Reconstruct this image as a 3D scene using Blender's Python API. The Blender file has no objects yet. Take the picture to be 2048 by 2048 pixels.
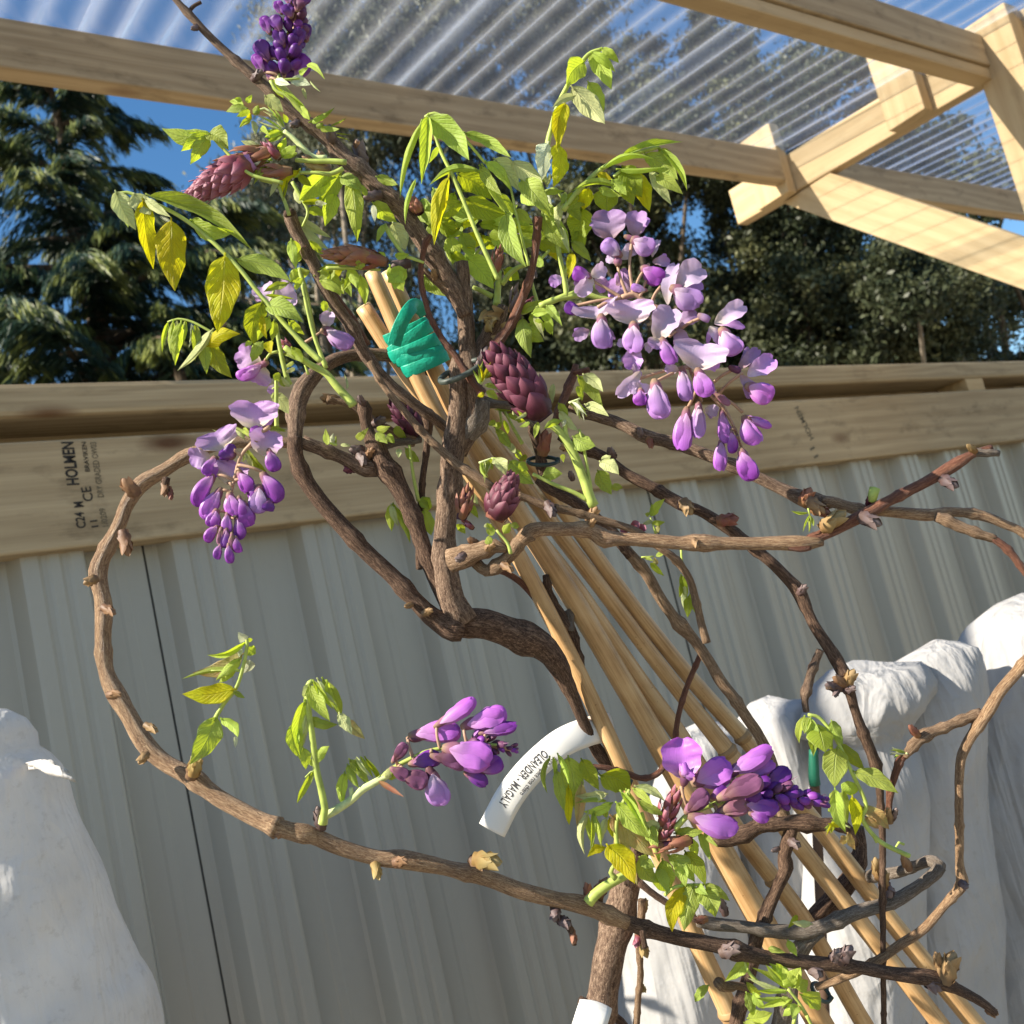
import bpy, math, random
import numpy as np
from mathutils import Vector, Matrix, noise as mnoise

C = bpy.context.scene.collection
rnd = random.Random(11)
R = math.radians

# ---------------------------------------------------------------- camera frame
# world: +Z up, +X along the metal fence (to the right), +Y away through the fence
FPX = 2085.0                       # focal length in pixels of the 2048 px photograph
Zc = np.array([-3252., -13587., 2085.]); Zc /= np.linalg.norm(Zc)
Xc = np.array([2770., -343., 2085.]); Xc -= Zc * Xc.dot(Zc); Xc /= np.linalg.norm(Xc)
Yc = np.cross(Zc, Xc)
ROT = np.array([Xc, Yc, Zc])       # camera (right, down, forward) -> world
EYE = np.array([0., 0., 1.5])

def ray(u, v):
    return ROT @ np.array([(u - 1024.) / FPX, (v - 1024.) / FPX, 1.0])
def P(u, v, d):
    return EYE + ray(u, v) * d
def on_y(u, v, y):
    r = ray(u, v); return EYE + r * (y / r[1])

# ---------------------------------------------------------------- camera
cd = bpy.data.cameras.new('camera'); cam = bpy.data.objects.new('camera', cd); C.objects.link(cam)
cr, cdn, cf = ROT[:, 0], ROT[:, 1], ROT[:, 2]
cam.matrix_world = Matrix(((cr[0], -cdn[0], -cf[0], EYE[0]), (cr[1], -cdn[1], -cf[1], EYE[1]),
                           (cr[2], -cdn[2], -cf[2], EYE[2]), (0, 0, 0, 1)))
cd.sensor_width = 36.0; cd.sensor_height = 36.0; cd.lens = FPX / 2048 * 36.0
cd.clip_start = 0.02; cd.clip_end = 3000
cd.dof.use_dof = True; cd.dof.focus_distance = 0.62; cd.dof.aperture_fstop = 19.0
bpy.context.scene.camera = cam

# ---------------------------------------------------------------- light
SUN_EL, SUN_AZ = R(36), R(-12)
S = np.array([-math.cos(SUN_AZ) * math.cos(SUN_EL), -math.sin(SUN_AZ) * math.cos(SUN_EL), math.sin(SUN_EL)])
w = bpy.data.worlds.new('World'); bpy.context.scene.world = w; w.use_nodes = True
wn = w.node_tree; bg = wn.nodes['Background']
sky = wn.nodes.new('ShaderNodeTexSky'); sky.sky_type = 'NISHITA'; sky.sun_disc = False
sky.sun_elevation = SUN_EL; sky.sun_rotation = math.atan2(S[0], S[1])
sky.air_density = 1.15; sky.dust_density = 0.2; sky.ozone_density = 2.5
hs_ = wn.nodes.new('ShaderNodeHueSaturation'); hs_.inputs['Saturation'].default_value = 1.25
wn.links.new(sky.outputs[0], hs_.inputs['Color']); wn.links.new(hs_.outputs[0], bg.inputs[0]); bg.inputs[1].default_value = 0.078
sd = bpy.data.lights.new('sun', 'SUN'); sd.energy = 5.0; sd.angle = R(0.5); sd.color = (1.0, 0.91, 0.77)
so = bpy.data.objects.new('sun', sd); C.objects.link(so)
so.rotation_euler = Vector(S).to_track_quat('Z', 'Y').to_euler()
vs = bpy.context.scene.view_settings
vs.view_transform = 'Standard'; vs.look = 'None'; vs.exposure = 1.17; vs.gamma = 1.0

# ---------------------------------------------------------------- object helpers
def tag(o, label=None, cat=None, group=None, kind=None):
    if label: o['label'] = label
    if cat: o['category'] = cat
    if group: o['group'] = group
    if kind: o['kind'] = kind
    return o
def empty(name, loc, label=None, cat=None, group=None):
    o = bpy.data.objects.new(name, None); C.objects.link(o); o.location = Vector([float(x) for x in loc])
    o.empty_display_size = 0.05
    return tag(o, label, cat, group)

class MB:
    """collects pieces and links them as one mesh object"""
    def __init__(s): s.v = []; s.f = []; s.uv = []; s.m = []; s.n = 0
    def add(s, verts, faces, uvs, mat=0):
        k = s.n; s.v += [tuple(float(c) for c in p) for p in verts]; s.uv += [tuple(q) for q in uvs]
        s.f += [tuple(i + k for i in f) for f in faces]; s.m += [mat] * len(faces); s.n += len(verts)
    def build(s, name, mats, parent=None, smooth=True, bevel=0, label=None, sub=0):
        me = bpy.data.meshes.new(name); me.from_pydata(s.v, [], s.f)
        ul = me.uv_layers.new(name='UVMap')
        li = np.empty(len(me.loops), dtype=np.int32); me.loops.foreach_get('vertex_index', li)
        uva = np.array(s.uv, dtype=np.float32)[li]; ul.data.foreach_set('uv', uva.ravel())
        if not isinstance(mats, (list, tuple)): mats = [mats]
        for m in mats: me.materials.append(m)
        me.polygons.foreach_set('material_index', s.m)
        me.polygons.foreach_set('use_smooth', [smooth] * len(s.f)); me.update()
        o = bpy.data.objects.new(name, me); C.objects.link(o)
        if parent is not None:
            o.parent = parent
            off = Vector((0, 0, 0)); q = parent
            while q is not None: off += q.location; q = q.parent
            me.transform(Matrix.Translation(-off))
        if bevel:
            b = o.modifiers.new('bevel', 'BEVEL'); b.width = bevel; b.segments = 2; b.limit_method = 'ANGLE'
        if sub:
            b = o.modifiers.new('sub', 'SUBSURF'); b.levels = sub; b.render_levels = sub
        if label: o['label'] = label
        return o

def unit(a):
    a = np.asarray(a, float); n = np.linalg.norm(a); return a / (n if n > 1e-12 else 1)

def box(mb, o, a, b, c, mat=0):
    """box from corner o with edge vectors a (length), b, c; uv in metres, u along a"""
    o, a, b, c = (np.array(x, float) for x in (o, a, b, c))
    if np.dot(np.cross(a, b), c) < 0: b, c = c, b
    la, lb, lc = (np.linalg.norm(x) for x in (a, b, c))
    def q(p, e, f, u0, v0, u1, v1):
        mb.add([p, p + e, p + e + f, p + f], [(0, 1, 2, 3)], [(u0, v0), (u1, v0), (u1, v1), (u0, v1)], mat)
    k = mb.n
    vs_ = [o, o + a, o + a + b, o + b, o + c, o + a + c, o + a + b + c, o + b + c]
    fs = [(0, 3, 2, 1), (4, 5, 6, 7), (0, 1, 5, 4), (1, 2, 6, 5), (2, 3, 7, 6), (3, 0, 4, 7)]
    uv = [(0, 0), (la, 0), (la, lb), (0, lb), (0, -lc), (la, -lc), (la, lb + lc), (0, lb + lc)]
    ph = rnd.random() * 9
    mb.add(vs_, fs, [(x + ph, y + ph) for x, y in uv], mat)

def prism(mb, poly, ext, mat=0):
    """closed prism from a 3D polygon and an extrusion vector"""
    n = len(poly); poly = [np.array(p, float) for p in poly]; ext = np.array(ext, float)
    a = unit(poly[1] - poly[0]); nn = unit(np.cross(a, poly[2] - poly[0])); b = np.cross(nn, a)
    if nn.dot(ext) > 0: poly = poly[::-1]
    vv = poly + [p + ext for p in poly]; uv = [((p - poly[0]).dot(a) + 5, (p - poly[0]).dot(b) + 5) for p in vv]
    fs = [tuple(range(n)), tuple(range(2 * n - 1, n - 1, -1))] + [(i, i + n, (i + 1) % n + n, (i + 1) % n) for i in range(n)]
    mb.add(vv, fs, uv, mat)

def spline(pts, step):
    """Catmull-Rom through rows of numbers; step = spacing in the first three columns"""
    pts = np.array(pts, float)
    if len(pts) < 3:
        n = max(2, int(np.linalg.norm(pts[-1][:3] - pts[0][:3]) / step) + 1)
        return np.array([pts[0] + (pts[-1] - pts[0]) * t for t in np.linspace(0, 1, n)])
    ext = np.vstack([2 * pts[0] - pts[1], pts, 2 * pts[-1] - pts[-2]]); out = []
    for i in range(1, len(ext) - 2):
        p0, p1, p2, p3 = ext[i - 1:i + 3]
        n = max(1, int(np.linalg.norm(p2[:3] - p1[:3]) / step))
        for t in np.arange(n) / n:
            out.append(0.5 * (2 * p1 + (p2 - p0) * t + (2 * p0 - 5 * p1 + 4 * p2 - p3) * t * t + (3 * p1 - p0 - 3 * p2 + p3) * t ** 3))
    out.append(pts[-1]); return np.array(out)

def tube(mb, pts, sides=12, rough=0.0, step=None, mat=0, nodes=0, flat=1.0, seed=0, caps=True):
    """tube through world points [x,y,z,r]"""
    pts = np.array(pts, float)
    step = step or max(0.0009, 0.8 * float(np.mean(pts[:, 3])))
    s = spline(pts, step); n = len(s)
    if n < 2: return s
    rg = random.Random(seed * 7 + int(pts[0][0] * 9999) % 1000)
    seg = np.r_[0, np.cumsum(np.linalg.norm(np.diff(s[:, :3], axis=0), axis=1))]
    rad = np.maximum(s[:, 3], 0.0002).copy()
    if nodes:
        pos = rg.random() * nodes
        while pos < seg[-1]:
            rr = np.interp(pos, seg, s[:, 3])
            rad += rr * 0.26 * np.exp(-((seg - pos) / (rr * 0.75)) ** 2)
            pos += nodes * (0.7 + 0.7 * rg.random())
    tan = np.gradient(s[:, :3], axis=0); tan /= np.linalg.norm(tan, axis=1)[:, None] + 1e-12
    ref = unit(s[0, :3] - EYE); ref = unit(ref - tan[0] * ref.dot(tan[0]))
    V = []; U = []
    off = rg.random() * 50
    for i in range(n):
        ref = unit(ref - tan[i] * ref.dot(tan[i])); bn = np.cross(tan[i], ref)
        for k in range(sides + 1):
            a = 2 * math.pi * (k % sides) / sides
            r = rad[i]
            if rough:
                q = mnoise.noise(Vector((math.cos(a) * 1.6 + off, math.sin(a) * 1.6, seg[i] / (s[i, 3] * 4.0 + 1e-6))))
                q2 = mnoise.noise(Vector((math.cos(a) * 4.5, math.sin(a) * 4.5 + off, seg[i] / (s[i, 3] * 1.4 + 1e-6))))
                r *= 1 + rough * (q + 0.5 * q2)
            V.append(s[i, :3] + (ref * math.cos(a) + bn * math.sin(a) * flat) * r)
            U.append((k / sides, seg[i] + off))
    w_ = sides + 1
    Fc = [(i * w_ + k, i * w_ + k + 1, (i + 1) * w_ + k + 1, (i + 1) * w_ + k) for i in range(n - 1) for k in range(sides)]
    if caps:
        for e, i in ((0, 0), (1, n - 1)):
            V.append(s[i, :3] + tan[i] * rad[i] * (0.25 if e else -0.25)); U.append((0.5, seg[i] + off)); c_ = len(V) - 1
            for k in range(sides):
                a, b = i * w_ + k, i * w_ + k + 1
                Fc.append((c_, b, a) if not e else (c_, a, b))
    mb.add(V, Fc, U, mat)
    return s

def pxtube(mb, pts, d0, d1=None, **kw):
    """pts: (u, v, r_px[, depth]); r in photo pixels at that depth"""
    d1 = d0 if d1 is None else d1
    L = [0]
    for a, b in zip(pts, pts[1:]): L.append(L[-1] + math.hypot(b[0] - a[0], b[1] - a[1]))
    out = []
    for p, l in zip(pts, L):
        d = p[3] if len(p) > 3 else d0 + (d1 - d0) * l / L[-1]
        out.append([*P(p[0], p[1], d), p[2] * d / FPX])
    return tube(mb, out, **kw)

SHAPES = {
    'leaf': lambda t: (t ** 0.60) * ((1 - t) ** 1.05) / 0.4832,
    'oval': lambda t: (t ** 0.5) * ((1 - t) ** 0.55) / 0.4835,
    'banner': lambda t: (t ** 0.62) * ((1 - t) ** 0.36) / 0.527,
    'petal': lambda t: (t ** 0.75) * ((1 - t) ** 0.42) / 0.4865,
    'scale': lambda t: ((0.12 + t) ** 0.45) * ((1 - t) ** 0.85) / 0.50,
    'narrow': lambda t: (t ** 0.5) * ((1 - t) ** 0.75) / 0.44,
}
def blade(mb, p0, p1, wd, n=None, roll=0.0, shape='leaf', fold=0.0, arch=0.0, cup=0.0, bend=0.0, wave=0.0, curl=0.0, nu=6, nv=12, mat=0, ph=0.0, notch=0.0):
    """thin leaf or petal from p0 to p1, wd = full width"""
    p0 = np.array(p0, float); p1 = np.array(p1, float); L = np.linalg.norm(p1 - p0); a = unit(p1 - p0)
    if n is None: n = EYE - p0
    n = np.array(n, float); n = unit(n - a * a.dot(n)); s = np.cross(a, n)
    cr_, sr_ = math.cos(roll), math.sin(roll)
    s, n = s * cr_ + n * sr_, n * cr_ - s * sr_
    fn = SHAPES[shape]; V = []; U = []
    for i in range(nv + 1):
        t = i / nv; te = 0.5 - 0.5 * math.cos(math.pi * t); te = 0.6 * te + 0.4 * t
        wdt = 0.5 * wd * max(0.015, fn(min(max(te, 1e-4), 0.9999)))
        if i == 0: wdt = 0.5 * wd * 0.05
        if i == nv: wdt = 0.5 * wd * (0.02 if shape in ('leaf', 'narrow', 'scale') else 0.25)
        for j in range(2 * nu + 1):
            x = j / nu - 1.0
            h = arch * L * math.sin(math.pi * te) - curl * L * te * te + fold * abs(x) * wdt + cup * x * x * wdt
            h += wave * wdt * abs(x) * (math.sin(9.0 * te + ph + (2.1 if x > 0 else 0)) + .45 * math.sin(27 * te + 4 * ph - 5 * abs(x)))
            lat = bend * L * math.sin(math.pi * te) + x * wdt * math.cos(min(1.2, abs(fold) * 0.8)) * (1 + 0.06 * math.sin(17 * te + ph + 3 * x))
            q = p0 + a * (L * te - (notch * L * (1 - abs(x)) * te ** 6)) + s * lat + n * h
            V.append(q); U.append((0.5 + 0.5 * x, te))
    w_ = 2 * nu + 1
    Fc = [(i * w_ + j, i * w_ + j + 1, (i + 1) * w_ + j + 1, (i + 1) * w_ + j) for i in range(nv) for j in range(2 * nu)]
    mb.add(V, Fc, U, mat)

def pod(mb, p0, p1, wd, thick=0.62, n=None, bend=0.0, prof=None, sides=12, nv=12, mat=0, ridge=0.0):
    """solid closed bud/keel body from p0 to p1"""
    p0 = np.array(p0, float); p1 = np.array(p1, float); L = np.linalg.norm(p1 - p0); a = unit(p1 - p0)
    if n is None: n = EYE - p0
    n = np.array(n, float); n = unit(n - a * a.dot(n)); s = np.cross(a, n)
    prof = prof or (lambda t: (t ** 0.6) * ((1 - t) ** 0.42) / 0.511)
    V = []; U = []
    for i in range(nv + 1):
        t = 0.5 - 0.5 * math.cos(math.pi * i / nv)
        r = 0.5 * wd * max(0.03, prof(min(max(t, 1e-4), 0.9999)))
        for k in range(sides + 1):
            b = 2 * math.pi * (k % sides) / sides
            rr = r * (1 + ridge * (math.cos(b) > 0.92) + 0.03 * math.sin(3 * b + 7 * t))
            V.append(p0 + a * L * t + s * (math.cos(b) * rr + bend * L * math.sin(math.pi * t)) + n * math.sin(b) * rr * thick)
            U.append((k / sides, t))
    w_ = sides + 1
    Fc = [(i * w_ + k, i * w_ + k + 1, (i + 1) * w_ + k + 1, (i + 1) * w_ + k) for i in range(nv) for k in range(sides)]
    mb.add(V, Fc, U, mat)

# ---------------------------------------------------------------- materials
class NT:
    def __init__(s, name):
        s.m = bpy.data.materials.new(name); s.m.use_nodes = True; s.t = s.m.node_tree; s.t.nodes.clear()
        s.out = s.n('OutputMaterial')
    def n(s, typ, **kw):
        x = s.t.nodes.new('ShaderNode' + typ)
        for k, v in kw.items(): setattr(x, k, v)
        return x
    def l(s, a, b): s.t.links.new(a, b)
    def val(s, node, i, v):
        if hasattr(v, 'links') or isinstance(v, bpy.types.NodeSocket): s.l(v, node.inputs[i])
        else: node.inputs[i].default_value = v
        return node
    def math(s, op, a, b=0.0, c=0.0, clamp=False):
        x = s.n('Math', operation=op, use_clamp=clamp); s.val(x, 0, a); s.val(x, 1, b); s.val(x, 2, c); return x.outputs[0]
    def ramp(s, fac, stops, interp='LINEAR'):
        x = s.n('ValToRGB'); s.l(fac, x.inputs[0]); e = x.color_ramp.elements; x.color_ramp.interpolation = interp
        while len(e) < len(stops): e.new(0.5)
        for q, (p, c) in zip(e, stops): q.position = p; q.color = (*c, 1) if len(c) == 3 else c
        return x.outputs[0]
    def mix(s, f, a, b, mode='MIX'):
        x = s.n('Mix', data_type='RGBA', blend_type=mode)
        s.val(x, 0, f)
        for i, q in ((6, a), (7, b)):
            if isinstance(q, bpy.types.NodeSocket): s.l(q, x.inputs[i])
            else: x.inputs[i].default_value = (*q, 1)
        return x.outputs[2]
    def noise(s, vec, scale, detail=4, rough=0.55, dist=0.0):
        x = s.n('TexNoise'); s.l(vec, x.inputs['Vector']); x.inputs['Scale'].default_value = scale
        x.inputs['Detail'].default_value = detail; x.inputs['Roughness'].default_value = rough; x.inputs['Distortion'].default_value = dist
        return x.outputs[0]
    def mapv(s, vec, sc=(1, 1, 1), loc=(0, 0, 0)):
        x = s.n('Mapping'); s.l(vec, x.inputs[0]); x.inputs['Scale'].default_value = sc; x.inputs['Location'].default_value = loc; return x.outputs[0]
    def bump(s, h, strength=0.3, dist=0.001):
        x = s.n('Bump'); s.l(h, x.inputs['Height']); x.inputs['Strength'].default_value = strength; x.inputs['Distance'].default_value = dist; return x.outputs[0]
    def pbsdf(s, col, rough=0.6, spec=0.4, normal=None, metal=0.0):
        x = s.n('BsdfPrincipled'); s.val(x, 'Base Color', (*col, 1) if isinstance(col, tuple) else col)
        s.val(x, 'Roughness', rough); x.inputs['Specular IOR Level'].default_value = spec; x.inputs['Metallic'].default_value = metal
        if normal is not None: s.l(normal, x.inputs['Normal'])
        return x
    def done(s, sh): s.l(sh, s.out.inputs[0]); return s.m

def simple(name, col, rough=0.6, spec=0.4, var=0.12, scale=60):
    t = NT(name); g = t.n('NewGeometry').outputs['Position']
    nz = t.noise(g, scale, 4)
    lo = tuple(c * (1 - var) for c in col); hi = tuple(min(1, c * (1 + var)) for c in col)
    c = t.ramp(nz, [(0.3, lo), (0.7, hi)])
    return t.done(t.pbsdf(c, rough, spec, t.bump(nz, 0.15)).outputs[0])

def leaf_mat(name, col, tcol, trans=0.45, vein=0.6, gloss=0.3, patch=None):
    t = NT(name); uv = t.n('UVMap').outputs[0]; sp = t.n('SeparateXYZ'); t.l(uv, sp.inputs[0])
    x = t.math('ABSOLUTE', t.math('SUBTRACT', sp.outputs[0], 0.5)); y = sp.outputs[1]
    oi = t.n('ObjectInfo').outputs['Random']
    # side veins leave the midrib at an angle
    ph = t.math('SUBTRACT', t.math('MULTIPLY', y, 9.0), t.math('MULTIPLY', x, 5.5))
    sv = t.math('PINGPONG', ph, 0.5)
    side = t.math('SUBTRACT', 1.0, t.math('MULTIPLY', sv, 6.0), clamp=True)
    mid = t.math('SUBTRACT', 1.0, t.math('MULTIPLY', x, 26.0), clamp=True)
    rim = t.math('MULTIPLY', t.math('SUBTRACT', x, 0.45), 16.0, clamp=True)
    v = t.math('MAXIMUM', t.math('MULTIPLY', side, 0.55), t.math('MAXIMUM', mid, t.math('MULTIPLY', rim, 1.0)))
    pos = t.n('NewGeometry').outputs['Position']
    nz = t.noise(pos, 120, 4); nf = t.noise(pos, 700, 3)
    base = t.mix(t.math('MULTIPLY', nz, 1.0), tuple(c * 0.72 for c in col), tuple(min(1, c * 1.3) for c in col))
    tb = t.mix(t.math('MULTIPLY', nz, 1.0), tuple(c * 0.75 for c in tcol), tuple(min(1, c * 1.2) for c in tcol))
    if patch:
        pf = t.ramp(t.noise(pos, 70, 2), [(0.45, (0, 0, 0)), (0.62, (1, 1, 1))])
        base = t.mix(pf, base, patch); tb = t.mix(pf, tb, patch)
    hs = t.n('HueSaturation'); t.l(base, hs.inputs['Color']); t.l(t.math('ADD', 0.485, t.math('MULTIPLY', oi, 0.03)), hs.inputs['Hue'])
    t.l(t.math('ADD', 0.85, t.math('MULTIPLY', oi, 0.3)), hs.inputs['Value'])
    pale = tuple(min(1, c * 1.25 + 0.12) for c in col)
    bc = t.mix(t.math('MULTIPLY', v, vein), hs.outputs[0], pale)
    bh = t.math('ADD', t.math('MULTIPLY', v, -0.6), t.math('MULTIPLY', nf, 0.5))
    nrm = t.bump(bh, 0.9, 0.0008)
    pb = t.pbsdf(bc, 0.52, gloss, nrm)
    tr = t.n('BsdfTranslucent'); t.l(t.mix(t.math('MULTIPLY', v, vein * 0.6), tb, tuple(c * 0.7 for c in tcol)), tr.inputs[0]); t.l(nrm, tr.inputs[1])
    mx = t.n('MixShader'); mx.inputs[0].default_value = trans; t.l(pb.outputs[0], mx.inputs[1]); t.l(tr.outputs[0], mx.inputs[2])
    return t.done(mx.outputs[0])

def petal_mat(name, base, edge, root, trans=0.4, gloss=0.25, vein=0.25, rough=0.5):
    t = NT(name); uv = t.n('UVMap').outputs[0]; sp = t.n('SeparateXYZ'); t.l(uv, sp.inputs[0])
    y = sp.outputs[1]; x = t.math('ABSOLUTE', t.math('SUBTRACT', sp.outputs[0], 0.5))
    pos = t.n('NewGeometry').outputs['Position']
    nz = t.noise(pos, 90, 3)
    c = t.ramp(t.math('ADD', y, t.math('MULTIPLY', t.math('SUBTRACT', nz, 0.5), 0.3)), [(0.14, root), (0.42, base), (0.92, edge)])
    oi = t.n('ObjectInfo').outputs['Random']
    vn = t.noise(t.mapv(uv, (34, 1.6, 1)), 1.0, 2)
    c2 = t.mix(t.math('MULTIPLY', t.math('SUBTRACT', vn, 0.35, clamp=True), vein * 4.5), c, tuple(q * 0.55 for q in base))
    hs = t.n('HueSaturation'); t.l(c2, hs.inputs['Color']); t.l(t.math('ADD', 0.488, t.math('MULTIPLY', oi, 0.024)), hs.inputs['Hue'])
    t.l(t.math('ADD', 0.88, t.math('MULTIPLY', oi, 0.24)), hs.inputs['Value'])
    nrm = t.bump(t.math('ADD', vn, nz), 0.25, 0.0006)
    pb = t.pbsdf(hs.outputs[0], rough, gloss, nrm)
    tr = t.n('BsdfTranslucent'); t.l(hs.outputs[0], tr.inputs[0])
    mx = t.n('MixShader'); mx.inputs[0].default_value = trans; t.l(pb.outputs[0], mx.inputs[1]); t.l(tr.outputs[0], mx.inputs[2])
    return t.done(mx.outputs[0])

def bark_mat(name, dark, mid, light, rough=0.75, spec=0.25, sc=1.0, green=None):
    t = NT(name); uv = t.n('UVMap').outputs[0]
    sp = t.n('SeparateXYZ'); t.l(uv, sp.inputs[0])
    an = t.math('MULTIPLY', sp.outputs[0], 6.28318)
    cb = t.n('CombineXYZ'); t.l(t.math('COSINE', an), cb.inputs[0]); t.l(t.math('SINE', an), cb.inputs[1]); t.l(t.math('MULTIPLY', sp.outputs[1], 60.0 * sc), cb.inputs[2])
    v = cb.outputs[0]
    n1 = t.noise(t.mapv(v, (6.5, 6.5, 3.6)), 1.0, 6, 0.75, 0.6)          # long fibres
    n2 = t.noise(t.mapv(v, (1.3, 1.3, 0.6)), 1.0, 4)                 # big patches
    n3 = t.noise(t.mapv(v, (11, 11, 12)), 1.0, 4, 0.7)                  # speckle
    c = t.ramp(n1, [(0.34, dark), (0.48, mid), (0.64, light)])
    c = t.mix(t.ramp(n2, [(0.42, (0, 0, 0)), (0.62, (1, 1, 1))]), c, t.mix(0.45, c, dark))
    c = t.mix(t.ramp(n3, [(0.57, (0, 0, 0)), (0.66, (1, 1, 1))]), c, light)
    c = t.mix(t.ramp(n3, [(0.30, (1, 1, 1)), (0.40, (0, 0, 0))]), c, tuple(q * 0.55 for q in dark))
    h = t.math('ADD', n1, t.math('MULTIPLY', n3, 0.5))
    return t.done(t.pbsdf(c, rough, spec, t.bump(h, 1.0, 0.0016)).outputs[0])

def wood_mat(name, lo, hi, knot=(0.12, 0.05, 0.02), ring=26.0, stain=0.5, dirt=None):
    """sawn softwood, uv in metres with u along the grain"""
    t = NT(name); uv = t.n('UVMap').outputs[0]
    w1 = t.noise(t.mapv(uv, (1.1, 9, 1)), 1.0, 3, 0.5)
    sp = t.n('SeparateXYZ'); t.l(uv, sp.inputs[0])
    rr = t.math('MULTIPLY', t.math('ADD', sp.outputs[1], t.math('MULTIPLY', w1, 0.12)), ring * 6.283)
    ring_ = t.math('ADD', t.math('MULTIPLY', t.math('SINE', rr), 0.5), 0.5)
    fib = t.noise(t.mapv(uv, (5, 260, 1)), 1.0, 4, 0.6)
    big = t.noise(t.mapv(uv, (1.6, 5, 1)), 1.0, 3)
    f = t.math('ADD', t.math('MULTIPLY', ring_, 0.15), t.math('ADD', t.math('MULTIPLY', fib, 0.45), t.math('MULTIPLY', big, 0.50)))
    c = t.ramp(f, [(0.30, lo), (0.80, hi)])
    vo = t.n('TexVoronoi'); t.l(t.mapv(uv, (3.2, 9.0, 1)), vo.inputs['Vector']); vo.inputs['Scale'].default_value = 1.0
    k = t.ramp(vo.outputs['Distance'], [(0.04, (1, 1, 1)), (0.17, (0, 0, 0))])
    sel = t.n('SeparateColor'); t.l(vo.outputs['Color'], sel.inputs[0])
    kk = t.math('MULTIPLY', k, t.math('GREATER_THAN', sel.outputs[0], 0.42))
    c = t.mix(kk, c, knot)
    # mud, scuffs and water marks
    sm = t.noise(t.mapv(uv, (9, 22, 1)), 1.0, 5, 0.65)
    c = t.mix(t.math('MULTIPLY', t.ramp(sm, [(0.54, (0, 0, 0)), (0.70, (1, 1, 1))]), stain), c, dirt or tuple(q * 0.45 for q in lo))
    return t.done(t.pbsdf(c, 0.75, 0.25, t.bump(t.math('ADD', fib, t.math('MULTIPLY', ring_, 0.3)), 0.4, 0.001)).outputs[0])

# ---------------------------------------------------------------- material library
M = {}
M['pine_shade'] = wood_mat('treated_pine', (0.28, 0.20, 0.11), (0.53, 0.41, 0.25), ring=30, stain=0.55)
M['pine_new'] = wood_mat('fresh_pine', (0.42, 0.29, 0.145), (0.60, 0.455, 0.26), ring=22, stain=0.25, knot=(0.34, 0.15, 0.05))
M['pine_cap'] = wood_mat('capping_pine', (0.25, 0.18, 0.10), (0.52, 0.41, 0.255), ring=60, stain=0.4)
M['ink'] = simple('stamp_ink', (0.035, 0.032, 0.03), 0.8, 0.2)
M['ink_faint'] = simple('faint_stamp_ink', (0.15, 0.125, 0.085), 0.8, 0.2, 0.3, 220)
def metal_sheet_mat():
    t = NT('coated_steel'); pos = t.n('NewGeometry').outputs['Position']
    n1 = t.noise(t.mapv(pos, (9, 9, 0.6)), 1.0, 4); n2 = t.noise(pos, 55, 4, 0.7)
    c = t.ramp(n1, [(0.3, (0.325, 0.308, 0.260)), (0.7, (0.375, 0.358, 0.305))])
    c = t.mix(t.math('MULTIPLY', t.ramp(n2, [(0.55, (0, 0, 0)), (0.8, (1, 1, 1))]), 0.25), c, (0.30, 0.29, 0.24))
    return t.done(t.pbsdf(c, t.math('ADD', 0.27, t.math('MULTIPLY', n2, 0.16)), 0.55, t.bump(n2, 0.06, 0.002)).outputs[0])
M['steel'] = metal_sheet_mat()
M['backing'] = simple('seam_dark_grey', (0.12, 0.12, 0.11), 0.6, 0.3)
M['rubber'] = simple('black_rubber', (0.02, 0.02, 0.02), 0.6, 0.3)

def roof_mat():
    t = NT('clear_corrugated_plastic'); pos = t.n('NewGeometry').outputs['Position']
    lw = t.n('LayerWeight'); lw.inputs[0].default_value = 0.5
    dirt = t.noise(pos, 14, 5, 0.7)
    tr = t.n('BsdfTransparent'); tr.inputs[0].default_value = (0.86, 0.89, 0.93, 1)
    df = t.n('BsdfDiffuse'); df.inputs[0].default_value = (0.70, 0.73, 0.78, 1)
    tl = t.n('BsdfTranslucent'); tl.inputs[0].default_value = (0.66, 0.69, 0.74, 1)
    gl = t.n('BsdfGlossy'); gl.inputs['Roughness'].default_value = 0.09; gl.inputs[0].default_value = (0.95, 0.96, 1, 1)
    a = t.n('MixShader'); a.inputs[0].default_value = 0.65; t.l(df.outputs[0], a.inputs[1]); t.l(tl.outputs[0], a.inputs[2])
    # whitish haze grows edge-on, painting the ribs' highlights as pale lines
    f = t.math('ADD', t.math('MULTIPLY', t.math('POWER', lw.outputs['Facing'], 14.0), 1.0), t.math('ADD', 0.10, t.math('MULTIPLY', dirt, 0.20)), clamp=True)
    b = t.n('MixShader'); t.l(f, b.inputs[0]); t.l(tr.outputs[0], b.inputs[1]); t.l(a.outputs[0], b.inputs[2])
    fr = t.n('Fresnel'); fr.inputs[0].default_value = 1.5
    c = t.n('MixShader'); t.l(t.math('MULTIPLY', fr.outputs[0], 0.8, clamp=True), c.inputs[0]); t.l(b.outputs[0], c.inputs[1]); t.l(gl.outputs[0], c.inputs[2])
    return t.done(c.outputs[0])
M['roof'] = roof_mat()
M['eaves'] = simple('sheet_end_teal', (0.10, 0.20, 0.27), 0.7, 0.2)

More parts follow.
